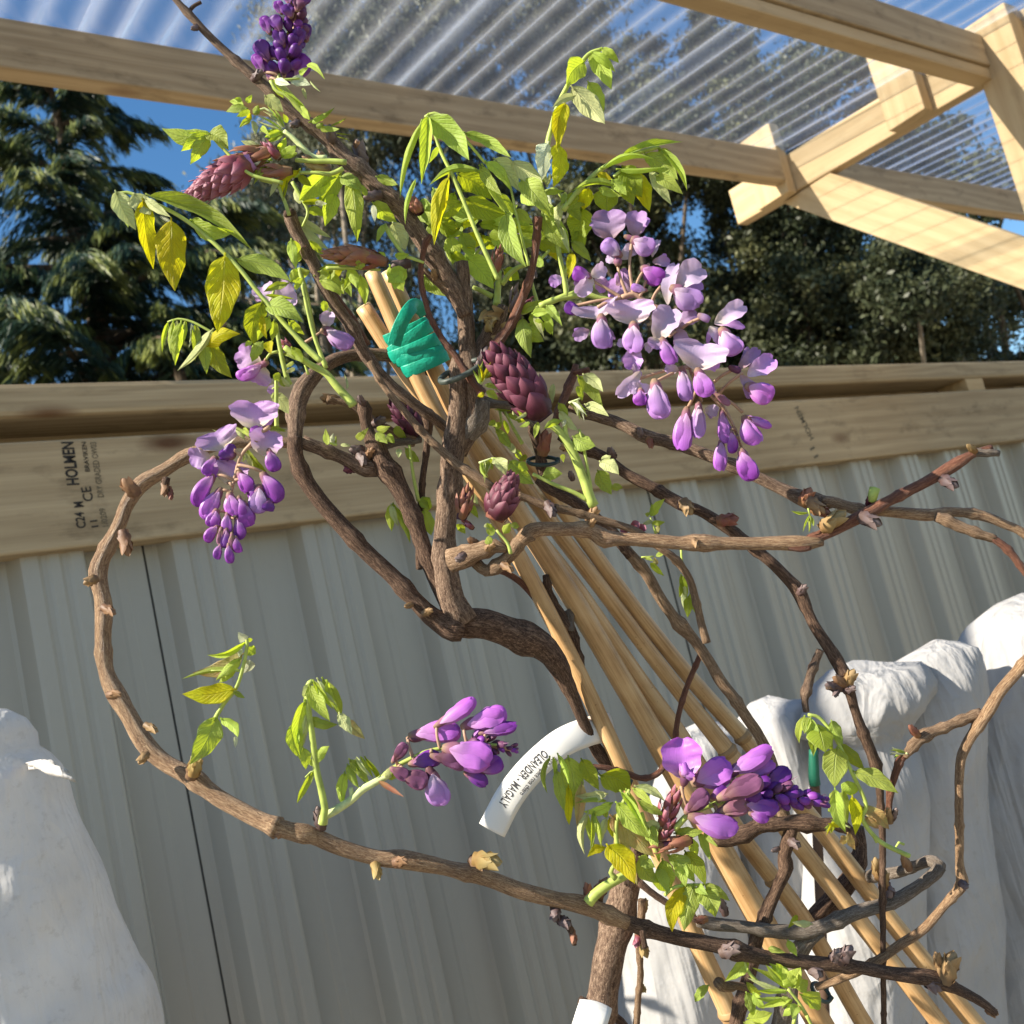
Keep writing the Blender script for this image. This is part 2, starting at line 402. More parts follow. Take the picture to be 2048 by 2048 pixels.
def fleece_mat(name='white_woven_cloth', tint=(0.48, 0.475, 0.47)):
    t = NT(name); pos = t.n('NewGeometry').outputs['Position']
    big = t.noise(pos, 5, 4, 0.6); fine = t.noise(pos, 90, 5, 0.7); wv = t.noise(t.mapv(pos, (260, 260, 50)), 1.0, 2)
    c = t.ramp(big, [(0.30, tuple(q * 0.78 for q in tint)), (0.70, tuple(min(1, q * 1.1) for q in tint))])
    c = t.mix(t.math('MULTIPLY', t.ramp(fine, [(0.55, (0, 0, 0)), (0.74, (1, 1, 1))]), 0.40), c, (0.36, 0.33, 0.29))
    cr_ = t.noise(t.mapv(pos, (15, 15, 5.5)), 1.0, 3, 0.55, 1.0); cr2_ = t.noise(t.mapv(pos, (30, 30, 3.5)), 1.0, 3, 0.5, 0.6)
    cr_ = t.math('ADD', t.math('ABSOLUTE', t.math('SUBTRACT', cr_, 0.5)), t.math('MULTIPLY', t.math('ABSOLUTE', t.math('SUBTRACT', cr2_, 0.5)), 1.1))
    h = t.math('ADD', t.math('MULTIPLY', wv, 0.25), t.math('ADD', t.math('MULTIPLY', fine, 0.7), t.math('MULTIPLY', cr_, -9.0)))
    pb = t.pbsdf(c, 0.8, 0.2, t.bump(h, 0.42, 0.003))
    tl = t.n('BsdfTranslucent'); t.l(c, tl.inputs[0])
    mx = t.n('MixShader'); mx.inputs[0].default_value = 0.22; t.l(pb.outputs[0], mx.inputs[1]); t.l(tl.outputs[0], mx.inputs[2])
    return t.done(mx.outputs[0])
M['fleece'] = fleece_mat()
M['fleece_sunlit'] = fleece_mat('sunlit_white_woven_cloth', (0.72, 0.70, 0.67))  # lighter copy of the cloth, sunlight on the left bundle put into its colour
M['paving'] = simple('sandy_concrete_paving', (0.26, 0.225, 0.17), 0.9, 0.1, 0.2, 6)

# ---------------------------------------------------------------- ground
g = MB(); g.add([(-400, -400, 0), (400, -400, 0), (400, 400, 0), (-400, 400, 0)], [(0, 1, 2, 3)], [(0, 0), (1, 0), (1, 1), (0, 1)])
tag(g.build('ground', M['paving'], smooth=False), kind='structure')

# ---------------------------------------------------------------- metal fence with timber rails
WY = 1.50                                 # front of the rails
fence = empty('metal_fence', (1.5, WY, 0), 'grey-green corrugated steel fence with timber boards along its top', 'fence')
PITCH = 0.211; X0 = 0.491
def sheet_profile(x0, n):
    """x, y pairs of the box-rib profile"""
    pts = []
    for i in range(n):
        b = x0 + i * PITCH
        for dx, dy in ((0.0, 0), (0.012, 0), (0.018, .003), (0.032, .030), (0.037, .032), (0.054, .032), (0.059, .0285), (0.065, .0285), (0.070, .032), (0.082, .032), (0.087, .0285), (0.093, .0285), (0.098, .032), (0.112, .032), (0.116, .030), (0.126, .002), (0.130, 0), (0.160, 0), (0.164, .0012), (0.175, .0012), (0.179, 0)):
            pts.append((b + dx, dy))
    pts.append((x0 + n * PITCH - 0.004, 0)); return pts
for k in range(-2, 5):
    m = MB(); pr = sheet_profile(X0 + k * 5 * PITCH + (0.0015), 5); zs = [0.06, 0.7, 1.3, 1.83]
    V = [(x, WY + 0.058 - dy - (0.0015 if k % 2 else 0), z) for z in zs for x, dy in pr]; n = len(pr)
    m.add(V, [(i + j * n, i + 1 + j * n, i + 1 + (j + 1) * n, i + (j + 1) * n) for j in range(len(zs) - 1) for i in range(n - 1)],
          [(x, z) for z in zs for x, dy in pr])
    o = m.build('steel_sheet', M['steel'], fence, smooth=False)
    sol = o.modifiers.new('thick', 'SOLIDIFY'); sol.thickness = 0.0012; sol.offset = -1
m = MB(); box(m, (-2.3, WY + 0.062, 0.0), (8.5, 0, 0), (0, 0.004, 0), (0, 0, 1.82)); m.build('added_backing', M['backing'], fence, smooth=False)  # added behind the steel, blocks skylight so the seams stay dark
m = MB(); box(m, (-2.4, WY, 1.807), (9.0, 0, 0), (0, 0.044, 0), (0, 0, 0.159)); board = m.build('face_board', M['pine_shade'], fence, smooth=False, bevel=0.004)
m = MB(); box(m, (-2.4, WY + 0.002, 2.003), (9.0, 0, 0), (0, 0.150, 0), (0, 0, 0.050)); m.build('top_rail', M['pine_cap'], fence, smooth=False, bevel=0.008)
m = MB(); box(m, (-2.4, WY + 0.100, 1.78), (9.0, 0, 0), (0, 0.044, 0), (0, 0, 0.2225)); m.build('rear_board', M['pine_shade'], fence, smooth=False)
for x in (-1.3, -0.15, 3.02):
    if x == 3.02: x = on_y(1950, 770, WY)[0] - 0.03
    m = MB(); box(m, (x, WY + 0.006, 1.9665), (0.09, 0, 0), (0, 0.09, 0), (0, 0, 0.036)); m.build('spacer_block', M['pine_new'], fence, smooth=False)
for x in (-2.2, 0.02, 1.62, 3.2, 4.8):
    m = MB(); box(m, (x, WY + 0.068, 0.0), (0, 0, 1.99), (0.075, 0, 0), (0, 0.03, 0)); m.build('fence_post', M['pine_shade'], fence, smooth=False)

def text_mesh(s, size, bold=0.0, extrude=0.0002):
    cu = bpy.data.curves.new('t', 'FONT'); cu.body = s; cu.size = size; cu.offset = bold; cu.extrude = extrude; cu.resolution_u = 3
    ob = bpy.data.objects.new('t', cu); C.objects.link(ob)
    dg = bpy.context.evaluated_depsgraph_get(); me = bpy.data.meshes.new_from_object(ob.evaluated_get(dg))
    co = np.empty(len(me.vertices) * 3); me.vertices.foreach_get('co', co); co = co.reshape(-1, 3)
    fs = [tuple(p.vertices) for p in me.polygons]
    bpy.data.objects.remove(ob); bpy.data.curves.remove(cu); bpy.data.meshes.remove(me)
    return co, fs
def board_text(name, s, u0, v0, u1, v1, mat, squash=1.0, bold=0.0, cap=None):
    """text read from pixel 0 to pixel 1 on the front of the face board"""
    a = on_y(u0, v0, WY - 0.0004); b = on_y(u1, v1, WY - 0.0004); L = np.linalg.norm(b - a)
    co, fs = text_mesh(s, 1.0); wd = co[:, 0].max() - co[:, 0].min(); x0 = co[:, 0].min()
    size = L / wd; cap = cap or size * 0.72 * squash
    ex = unit(b - a); ey = unit(np.cross(np.array([0, -1., 0]), ex)); hh = co[:, 1].max()
    if bold: co, fs = text_mesh(s, 1.0, bold); hh = co[:, 1].max()
    V = [a + ex * (c[0] - x0) * size + ey * (c[1] / hh) * cap + np.array([0, -1., 0]) * c[2] * 1.0 for c in co]
    m = MB(); m.add(V, fs, [(0, 0)] * len(V)); m.build(name, mat, board, smooth=False)
board_text('printed_lettering', 'HOLMEN', 158, 969, 146, 884, M['ink'], cap=0.0165, bold=0.03)
board_text('printed_lettering', 'C24', 172, 1055, 167, 1024, M['ink'], cap=0.0125, bold=0.02)
board_text('printed_lettering', 'M', 167, 1013, 165, 1003, M['ink'], cap=0.0125, bold=0.03)
board_text('printed_lettering', 'CE', 187, 1001, 181, 973, M['ink'], cap=0.0135, bold=0.01)
board_text('printed_lettering', 'BRAVIKEN', 180, 943, 172, 884, M['ink'], cap=0.0065, bold=0.01)
board_text('printed_lettering', 'DRY GRADED OW03', 208, 994, 192, 884, M['ink_faint'], cap=0.0085, bold=0.01)
board_text('printed_lettering', '11', 197, 1053, 194, 1040, M['ink'], cap=0.0095, bold=0.02)
board_text('printed_lettering', '1/0209', 217, 1052, 210, 1016, M['ink_faint'], cap=0.0085, bold=0.01)
board_text('printed_lettering', 'HOLMEN', 1628, 876, 1596, 812, M['ink_faint'], cap=0.017, bold=0.02)
board_text('printed_lettering', '11', 1637, 912, 1628, 893, M['ink_faint'], cap=0.018, bold=0.02)

# ---------------------------------------------------------------- pergola roof
E = EYE[2]; XC = 2.60
perg = empty('pergola', (XC, 1.73, 0), 'timber pergola frame with clear corrugated plastic roof overhead', 'pergola')
SL = 0.0955                                # roof rises away from the viewer
def part(name, mat, fn, bevel=0.003, label=None):
    m = MB(); fn(m); return m.build(name, mat, perg, smooth=False, bevel=bevel, label=label)
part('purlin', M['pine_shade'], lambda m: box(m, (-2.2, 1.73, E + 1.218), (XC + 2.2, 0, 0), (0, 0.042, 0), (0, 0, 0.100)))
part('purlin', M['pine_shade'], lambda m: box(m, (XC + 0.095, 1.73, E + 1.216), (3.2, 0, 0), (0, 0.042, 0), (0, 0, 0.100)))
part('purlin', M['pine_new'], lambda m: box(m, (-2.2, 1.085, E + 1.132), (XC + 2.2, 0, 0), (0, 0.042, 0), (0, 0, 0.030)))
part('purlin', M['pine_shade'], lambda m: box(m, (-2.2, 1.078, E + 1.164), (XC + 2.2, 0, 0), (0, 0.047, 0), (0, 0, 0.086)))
# rafter: slopes gently up away from the viewer
sl = 0.045
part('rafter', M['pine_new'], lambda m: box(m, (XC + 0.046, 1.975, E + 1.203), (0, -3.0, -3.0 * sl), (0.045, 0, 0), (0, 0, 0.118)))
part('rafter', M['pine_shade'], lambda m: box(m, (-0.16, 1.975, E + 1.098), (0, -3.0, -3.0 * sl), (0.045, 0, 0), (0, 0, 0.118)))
part('hanger_block', M['pine_new'], lambda m: box(m, (XC, 1.735, E + 1.185), (0, 0, 0.225), (0.044, 0, 0), (0, 0.118, 0)))
part('hanger_block', M['pine_new'], lambda m: box(m, (XC, 1.275, E + 1.172), (0, 0, 0.222), (0.044, 0, 0), (0, 0.112, 0)))
# post and knee brace in the plane of the rafter
part('post', M['pine_new'], lambda m: box(m, (XC - 0.02, 1.005, 0), (0, 0, E + 1.288), (0.066, 0, 0), (0, 0.108, 0)))
brc = [(1.80, 1.186), (1.12, 0.553), (1.12, 0.712), (1.62, 1.186)]
part('knee_brace', M['pine_new'], lambda m: prism(m, [(XC + 0.05, y, E + z) for y, z in brc], (0.042, 0, 0)))

def roof_sheet(x0, x1, zoff):
    """corrugated strip, ridges along the slope"""
    m = MB(); p = 0.076; amp = 0.0085; nx = int((x1 - x0) / p * 12); ys = np.linspace(1.80, -0.9, 10)
    V = []; U = []
    for y in ys:
        zc_ = E + 1.3185 + amp + 0.001 + zoff - SL * (1.751 - y)
        for i in range(nx + 1):
            x = x0 + (x1 - x0) * i / nx; ph = 2 * math.pi * x / p
            V.append((x, y, zc_ + amp * math.sin(ph) + 0.0015 * mnoise.noise(Vector((x * 3, y * 4, 0))))); U.append((x, y))
    n = nx + 1
    m.add(V, [(j * n + i, j * n + i + 1, (j + 1) * n + i + 1, (j + 1) * n + i) for j in range(len(ys) - 1) for i in range(nx)], U)
    return m.build('roof_sheet', M['roof'], perg)
for i, k in enumerate(range(-2, 6)):
    xa = 1.29 + k * 0.648 - 0.04; roof_sheet(xa, xa + 0.648 + 0.085, 0.0025 * (i % 2))
# scalloped teal strip added in place of sheet ends seen through the plastic
m = MB(); V = []; xs = np.arange(-2.2, 5.6, 0.076 / 8)
for x in xs:
    for y in (1.776, 1.786):
        V += [(x, y, E + 1.300), (x, y, E + 1.3185 + 0.0075 + 0.0075 * math.sin(2 * math.pi * x / 0.076))]
n = len(xs); Fc = []
for i in range(n - 1):
    a = i * 4; b = a + 4; Fc += [(a, b, b + 1, a + 1), (a + 2, a + 3, b + 3, b + 2), (a + 1, b + 1, b + 3, a + 3)]
m.add(V, Fc, [(0, 0)] * len(V)); m.build('sheet_end_strip', M['eaves'], perg, smooth=False)

# ---------------------------------------------------------------- trees beyond the fence
nr = np.random.default_rng(5)
def leaf_cloud(name, cent, size, asp, mat, parent, dirs=None, spread=1.0, tips=None):
    """many small pointed leaves, one diamond each, as one mesh"""
    n = len(cent); nrm = nr.normal(size=(n, 3)); nrm /= np.linalg.norm(nrm, axis=1)[:, None]
    a = dirs + nr.normal(size=(n, 3)) * spread * 0.5 if dirs is not None else nr.normal(size=(n, 3))
    a /= np.linalg.norm(a, axis=1)[:, None]; s = np.cross(a, nrm); s /= np.linalg.norm(s, axis=1)[:, None] + 1e-9
    L = (size * (0.6 + 0.8 * nr.random(n)))[:, None] if np.isscalar(size) else (size * (0.6 + 0.8 * nr.random(n)))[:, None]
    W = L * asp; nn = np.cross(s, a)
    V = np.empty((n, 4, 3)); V[:, 0] = cent - a * L / 2; V[:, 1] = cent + s * W / 2 + nn * W * 0.2; V[:, 2] = cent + a * L / 2; V[:, 3] = cent - s * W / 2 + nn * W * 0.2
    off = np.array(parent.location); V = V.reshape(-1, 3) - off
    me = bpy.data.meshes.new(name); me.vertices.add(n * 4); me.vertices.foreach_set('co', V.ravel())
    me.loops.add(n * 4); me.loops.foreach_set('vertex_index', np.arange(n * 4, dtype=np.int32))
    me.polygons.add(n); me.polygons.foreach_set('loop_start', np.arange(n, dtype=np.int32) * 4)
    me.polygons.foreach_set('loop_total', np.full(n, 4, dtype=np.int32))
    at = me.attributes.new('young', 'FLOAT', 'POINT'); t_ = np.zeros(n) if tips is None else tips
    at.data.foreach_set('value', np.repeat(t_, 4).astype(np.float32))
    me.update(calc_edges=True); me.materials.append(mat)
    o = bpy.data.objects.new(name, me); C.objects.link(o); o.parent = parent; return o

def foliage_mat(name, dark, mid, tip, trans=0.25, nscale=1.6, rough=0.5):
    t = NT(name); at = t.n('Attribute'); at.attribute_name = 'young'
    pos = t.n('NewGeometry').outputs['Position']; nz = t.noise(pos, nscale, 3); nf = t.noise(pos, 23, 2)
    c = t.ramp(t.math('ADD', t.math('MULTIPLY', nz, 0.6), t.math('MULTIPLY', nf, 0.4)), [(0.35, dark), (0.65, mid)])
    c = t.mix(at.outputs['Fac'], c, tip)  # leaves' own tip colour, brightened to stand in for sunlit foliage
    pb = t.pbsdf(c, rough, 0.35); tl = t.n('BsdfTranslucent'); t.l(c, tl.inputs[0])
    mx = t.n('MixShader'); mx.inputs[0].default_value = trans; t.l(pb.outputs[0], mx.inputs[1]); t.l(tl.outputs[0], mx.inputs[2])
    return t.done(mx.outputs[0])
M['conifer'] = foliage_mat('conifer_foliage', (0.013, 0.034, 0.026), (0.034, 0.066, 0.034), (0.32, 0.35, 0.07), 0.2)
M['euca'] = foliage_mat('grey_green_foliage', (0.045, 0.060, 0.030), (0.150, 0.155, 0.095), (0.28, 0.26, 0.15), 0.25)
M['evergreen'] = foliage_mat('dark_evergreen_foliage', (0.022, 0.034, 0.016), (0.095, 0.105, 0.050), (0.28, 0.28, 0.12), 0.25)
M['trunk_bark'] = simple('tree_bark', (0.11, 0.085, 0.06), 0.9, 0.1, 0.4, 12)
M['pale_bark'] = simple('pale_tree_bark', (0.26, 0.22, 0.17), 0.9, 0.1, 0.3, 12)

def conifer(u, vtop, d, span, label, nl=64, seed=1, yellow=0.5):
    """layered conifer: drooping limbs with hanging sprays"""
    rg = np.random.default_rng(seed); top = P(u, vtop, d); base = np.array([top[0], top[1], 0.0]); H = top[2]
    t = empty('conifer_tree', base, label, 'tree', 'trees beyond the fence')
    m = MB(); pts = [[base[0], base[1], 0, 0.24], [base[0] + .05, base[1], H * .5, 0.15], [top[0], top[1], H * 0.98, 0.02]]
    tube(m, pts, sides=10, step=0.4, rough=0.1)
    cs = []; ds = []; tp = []
    zs = H * (0.16 + 0.84 * rg.random(nl) ** 0.85)
    zs.sort()
    for i, z in enumerate(zs):
        f = 1 - (z / H); reach = span * (0.10 + 0.95 * min(1, f * 1.5)) * (0.75 + 0.4 * rg.random()); az = i * 2.4 + rg.random() * 0.9
        hd = np.array([math.cos(az), math.sin(az), 0.0]); rise = 0.36 + 0.22 * rg.random()
        L = []
        for q in np.linspace(0, 1, 8):
            L.append(np.array([base[0], base[1], z]) + hd * reach * q + np.array([0, 0, reach * (rise * q - 0.52 * q * q)]))
        L = np.array(L)
        tube(m, [[*p, 0.045 * (1 - 0.85 * k / 7) * min(1, reach / 2) + 0.004] for k, p in enumerate(L)], sides=5, step=0.35)
        lat = np.cross(hd, [0, 0, 1.0]); nb = int(10 + reach * 15)
        for b in range(nb):
            q = 0.12 + 0.88 * rg.random() ** 0.8; c0 = np.array([np.interp(q, np.linspace(0, 1, 8), L[:, k]) for k in range(3)])
            side = 1 if b % 2 else -1; bl = (0.25 + 0.55 * (1 - q)) * (0.6 + 0.6 * rg.random()) * min(1.0, reach / 1.6)
            bd = unit(hd * (0.55 + 0.3 * q) + lat * side * (0.9 - 0.4 * q) + np.array([0, 0, -0.12]))
            k = int(16 + bl * 120); s_ = rg.random(k)
            pc = c0 + bd * (bl * s_)[:, None] + np.array([0, 0, -1.0]) * (0.55 * bl * s_ ** 2)[:, None] + rg.normal(size=(k, 3)) * 0.022
            pc[:, 2] -= rg.random(k) * 0.10 * (1 - s_)
            cs.append(pc); ds.append(bd[None, :] * 0.8 + np.array([0, 0, -1.0])[None, :] * (0.25 + 1.0 * s_)[:, None])
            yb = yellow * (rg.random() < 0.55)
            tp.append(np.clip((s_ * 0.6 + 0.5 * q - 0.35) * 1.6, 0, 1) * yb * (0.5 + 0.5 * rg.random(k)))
    m.build('trunk', M['trunk_bark'], t)
    leaf_cloud('foliage', np.vstack(cs), 0.135, 0.11, M['conifer'], t, np.vstack(ds), 0.32, np.concatenate(tp))
    return t

def broadleaf(name, label, blobs, d, mat, bark, n_leaf, size, asp=0.42, clump=0.30, seed=3, yellow=0.3, droop=0.0, dj=1.2, stem=0.085):
    """crown from overlapping lobes; blobs are (u, v, r_px) at about distance d"""
    rg = np.random.default_rng(seed); B = [(P(u, v, d * (1 + 0.06 * rg.normal())), r * d / FPX) for u, v, r in blobs]
    cx = np.mean([b[0] for b in B], axis=0); base = np.array([cx[0], cx[1] + 0.2, 0.0])
    t = empty(name, base, label, 'tree', 'trees beyond the fence')
    m = MB(); topz = max(b[0][2] for b in B)
    fork = np.array([base[0] + 0.1, base[1], min(topz * 0.45, 4.5)])
    tube(m, [[*base, stem * 1.7], [*(base * 0.5 + fork * 0.5), stem * 1.2], [*fork, stem]], sides=10, step=0.3, rough=0.1)
    cs = []; tp = []
    tot = sum(r ** 2 for _, r in B)
    for c, r in B:
        mid = (fork + c) / 2 + rg.normal(size=3) * 0.25
        tube(m, [[*fork, stem * 0.6], [*mid, stem * 0.38], [*c, stem * 0.2]], sides=7, step=0.25, rough=0.1)
        nc = max(4, int((r / clump) ** 2 * 3.6)); k = int(n_leaf * r * r / tot / nc)
        for j in range(nc):
            dv = rg.normal(size=3); dv /= np.linalg.norm(dv); rr = r * (0.25 + 0.80 * rg.random() ** 0.6)
            cc = c + dv * rr * np.array([1, dj, 0.95]); cr2 = clump * (0.45 + 0.9 * rg.random())
            if j % 3 == 0: tube(m, [[*c, stem * 0.16], [*((c + cc) / 2 + rg.normal(size=3) * 0.06), stem * 0.1], [*cc, stem * 0.04]], sides=5, step=0.2)
            q = rg.normal(size=(k, 3)) * cr2 * 0.42; q[:, 2] *= 0.75
            if droop: q[:, 2] -= np.abs(rg.normal(size=k)) * droop
            cs.append(cc + q); tp.append(np.full(k, yellow * (rg.random() < 0.35)) * rg.random(k))
    m.build('trunk', bark, t)
    dirs = np.tile([0, 0, -1.0], (sum(len(c) for c in cs), 1)) if droop else None
    leaf_cloud('foliage', np.vstack(cs), size, asp, mat, t, dirs, 1.1, np.concatenate(tp))
    return t

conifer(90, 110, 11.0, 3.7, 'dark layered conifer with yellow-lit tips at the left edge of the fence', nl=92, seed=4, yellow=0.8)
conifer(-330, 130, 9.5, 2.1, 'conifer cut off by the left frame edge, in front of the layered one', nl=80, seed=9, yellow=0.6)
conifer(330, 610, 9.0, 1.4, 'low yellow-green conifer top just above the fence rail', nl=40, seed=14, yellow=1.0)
broadleaf('feathery_tree', 'tall grey-green feathery tree behind the flowering twigs left of centre',
          [(520, 330, 90), (590, 260, 110), (480, 450, 85), (560, 480, 110), (660, 380, 130), (700, 210, 130), (640, 90, 120), (760, 60, 150), (500, 600, 80), (600, 650, 120), (720, 560, 120), (450, 700, 60)],
          13.0, M['euca'], M['pale_bark'], 62000, 0.10, 0.24, 0.34, 21, 0.5, 0.12)
broadleaf('feathery_tree', 'grey-green tree seen through the middle of the clear roof',
          [(860, 120, 160), (980, 40, 170), (900, 300, 140), (1060, 200, 160), (830, 470, 90), (930, 560, 130), (820, 680, 90), (1180, 60, 150), (1030, 430, 110), (1120, -80, 160)],
          13.5, M['euca'], M['pale_bark'], 56000, 0.11, 0.24, 0.34, 22, 0.4, 0.10)
broadleaf('evergreen_tree', 'dark evergreen tree behind the big lilac flower cluster',
          [(1080, 640, 130), (1190, 560, 120), (1150, 420, 110), (1290, 640, 120), (1300, 420, 90), (1240, 300, 110), (1010, 720, 90), (1400, 700, 110), (1220, 700, 110), (1120, 710, 100), (1330, 560, 90), (1380, 300, 90)],
          12.0, M['evergreen'], M['trunk_bark'], 95000, 0.066, 0.5, 0.30, 23, 0.5)
broadleaf('evergreen_tree', 'dark evergreen tree under the cut end of the sunlit rafter',
          [(1530, 560, 130), (1480, 660, 120), (1620, 660, 140), (1560, 430, 100), (1420, 360, 90), (1500, 250, 130), (1400, 150, 120), (1620, 250, 120), (1390, 600, 90), (1600, 540, 110), (1450, 720, 90), (1680, 420, 80)],
          12.5, M['evergreen'], M['trunk_bark'], 105000, 0.066, 0.5, 0.30, 24, 0.6)
broadleaf('evergreen_tree', 'dark evergreen tree under the long knee brace at the right',
          [(1740, 640, 140), (1850, 640, 110), (1700, 520, 110), (1830, 560, 90), (1790, 690, 120), (1930, 700, 60), (1960, 600, 50), (2080, 690, 70), (1990, 610, 70), (1640, 700, 90), (1760, 560, 110), (1880, 520, 80)],
          12.0, M['evergreen'], M['pale_bark'], 90000, 0.066, 0.5, 0.30, 25, 0.5)
broadleaf('evergreen_tree', 'thin-crowned tree showing through the roof right of the rafter',
          [(1850, 330, 90), (1940, 380, 80), (1760, 320, 60), (2050, 330, 90)],
          14.0, M['evergreen'], M['trunk_bark'], 9000, 0.10, 0.5, 0.34, 26, 0.3)

# ---------------------------------------------------------------- white cloth wrapped bundles
def bundle(label, rows, d, depth=0.85, seed=0, amp=1.0, folds=9, mat='fleece'):
    """tall plant or sack wrapped in white cloth; rows are (v, u_left, u_right)"""
    rows = sorted(rows); ctr = []
    for v, a, b in rows: ctr.append([*P((a + b) / 2, v, d), (b - a) / 2 * d / FPX])
    s = spline(ctr, 0.009); n = len(s); sides = 190
    base = np.array([s[-1, 0], s[-1, 1], 0.0])
    t = empty('cloth_wrapped_plant', base, label, 'wrapped plant', 'plants wrapped in white cloth')
    rt = unit(np.array([ROT[0, 0], ROT[1, 0], 0])); fw = unit(np.array([ROT[0, 2], ROT[1, 2], 0]))
    m = MB(); V = []; U = []
    L = np.r_[0, np.cumsum(np.linalg.norm(np.diff(s[:, :3], axis=0), axis=1))]
    for i in range(n):
        f = L[i] / L[-1]
        for k in range(sides + 1):
            a = 2 * math.pi * (k % sides) / sides
            q = Vector((math.cos(a) * 1.4 + seed, math.sin(a) * 1.4, L[i] * 2.4))
            fo = mnoise.noise(Vector((math.cos(a) * folds * .26 + seed * 3, math.sin(a) * folds * .26, L[i] * 1.3)))
            fo2 = mnoise.noise(Vector((math.cos(a) * folds * 1.3, math.sin(a) * folds * 1.3 + seed, L[i] * 6.0)))
            cr1 = abs(mnoise.noise(Vector((math.cos(a) * 3.1, math.sin(a) * 3.1, L[i] * 13 + seed))))
            tp_ = math.exp(-L[i] / 0.16); rr = s[i, 3] * (1 + amp * (0.10 * mnoise.noise(q) + 0.045 * (1 - 2.2 * math.sqrt(fo * fo + .006)) * (1 - tp_) ** 2))
            q3 = s[i, :3] + rt * math.cos(a) * s[i, 3] + fw * math.sin(a) * s[i, 3]
            n_a = mnoise.noise(Vector((q3[0] * 7 + q3[2] * 2 + seed, q3[1] * 7, q3[2] * 3.2))); n_b = mnoise.noise(Vector((q3[0] * 16 - q3[2] * 5, q3[1] * 16 + seed, q3[2] * 8)))
            n_c = mnoise.noise(Vector((q3[0] * 38 + q3[2] * 9, q3[1] * 38 + seed, q3[2] * 26)))
            rr += amp * (0.020 * n_a - 0.030 * (math.sqrt(n_a * n_a + .0008) - .2) - (0.011 + .02 * tp_) * (math.sqrt(n_b * n_b + .0006) - .2) - (0.003 + .009 * tp_) * (abs(n_c) - .2))
            V.append(s[i, :3] + rt * math.cos(a) * rr + fw * math.sin(a) * rr * depth + np.array([0, 0, 0.018 * amp * n_b])); U.append((a, L[i]))
    w_ = sides + 1
    Fc = [(i * w_ + k, (i + 1) * w_ + k, (i + 1) * w_ + k + 1, i * w_ + k + 1) for i in range(n - 1) for k in range(sides)]
    V.append(s[0, :3] + np.array([0, 0, s[0, 3] * 0.3])); U.append((0, 0)); c0 = len(V) - 1
    Fc += [(c0, k, k + 1) for k in range(sides)]
    m.add(V, Fc, U); m.build('cloth', M[mat], t)
    return t
def flap(t, pts, d, wpx, seed=0):
    """loose end of cloth"""
    m = MB()
    q = spline([[*P(u, v, d + dz), 0] for u, v, dz in pts], 0.004); n = len(q); V = []; U = []
    up = np.array([0, 0.15, 1.0])
    for i in range(n):
        f = i / (n - 1)
        for j in range(7):
            x = j / 6 - 0.5; wv = 0.006 * math.sin(9 * f + 5 * x + seed) + 0.004 * math.sin(21 * x + seed)
            V.append(q[i, :3] + up * x * wpx * d / FPX * (0.65 + 0.5 * f) + np.array([0.3, -1, 0]) * wv); U.append((x, f))
    m.add(V, [(i * 7 + j, i * 7 + j + 1, (i + 1) * 7 + j + 1, (i + 1) * 7 + j) for i in range(n - 1) for j in range(6)], U)
    o = m.build('loose_flap', M['fleece_sunlit'], t); so_ = o.modifiers.new('thick', 'SOLIDIFY'); so_.thickness = 0.0008
bL = bundle('white cloth bundle standing alone at the lower left corner', [(1425, -60, 8), (1455, -130, 42), (1490, -150, 62), (1520, -160, 66), (1560, -180, 108), (1640, -220, 132), (1720, -260, 160), (1800, -300, 192), (1900, -340, 222), (2000, -380, 258), (2120, -420, 300), (2500, -500, 340)], 0.95, seed=3, amp=0.45, folds=4, mat='fleece_sunlit')
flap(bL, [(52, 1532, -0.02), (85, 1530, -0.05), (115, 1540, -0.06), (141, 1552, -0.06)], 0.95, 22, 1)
bundle('crumpled white cloth bundle at the right frame edge, tallest of the wrapped row', [(1206, 1980, 2120), (1225, 1930, 2200), (1260, 1895, 2240), (1330, 1880, 2260), (1500, 1870, 2280), (1800, 1880, 2300), (2100, 1880, 2320), (2500, 1880, 2330)], 1.22, seed=8, amp=0.65)
b2 = bundle('broad white cloth bundle with a crumpled rolled top, second from the right frame edge', [(1293, 1840, 1925), (1310, 1790, 1960), (1350, 1775, 1975), (1450, 1760, 1985), (1600, 1765, 1990), (1800, 1775, 2000), (2100, 1790, 2010), (2500, 1800, 2030)], 1.12, seed=12, amp=0.7)
b3 = bundle('white cloth bundle with a folded collar, beside the green cane tip', [(1335, 1660, 1760), (1352, 1620, 1850), (1400, 1600, 1895), (1440, 1590, 1880), (1470, 1640, 1830), (1600, 1610, 1850), (1800, 1600, 1850), (2100, 1600, 1860), (2500, 1600, 1870)], 1.08, seed=17, amp=0.7)
bundle('low white cloth bundle behind the bamboo canes, between two wrapped plants', [(1402, 1500, 1580), (1412, 1485, 1625), (1450, 1470, 1650), (1600, 1460, 1670), (1800, 1450, 1680), (2100, 1440, 1690), (2500, 1430, 1690)], 1.14, seed=23, amp=0.65)
bundle('shortest white cloth bundle, behind the thick brown stem', [(1450, 1370, 1440), (1462, 1330, 1480), (1500, 1310, 1500), (1600, 1290, 1500), (1750, 1270, 1500), (1900, 1240, 1500), (2100, 1215, 1500), (2500, 1200, 1500)], 1.10, seed=31, amp=0.5)
M['cane_green'] = simple('green_cane_tip', (0.01, 0.12, 0.07), 0.5, 0.4)
m = MB(); k_ = empty('plastic_coated_cane', P(1626, 2100, 1.0), 'green-tipped cane standing between two white cloth bundles', 'cane')
k_.location.z = 0
pxtube(m, [(1627, 1500, 9), (1628, 1555, 11), (1630, 1570, 11)], 0.98, rough=0.02); m.build('tip', M['cane_green'], k_)
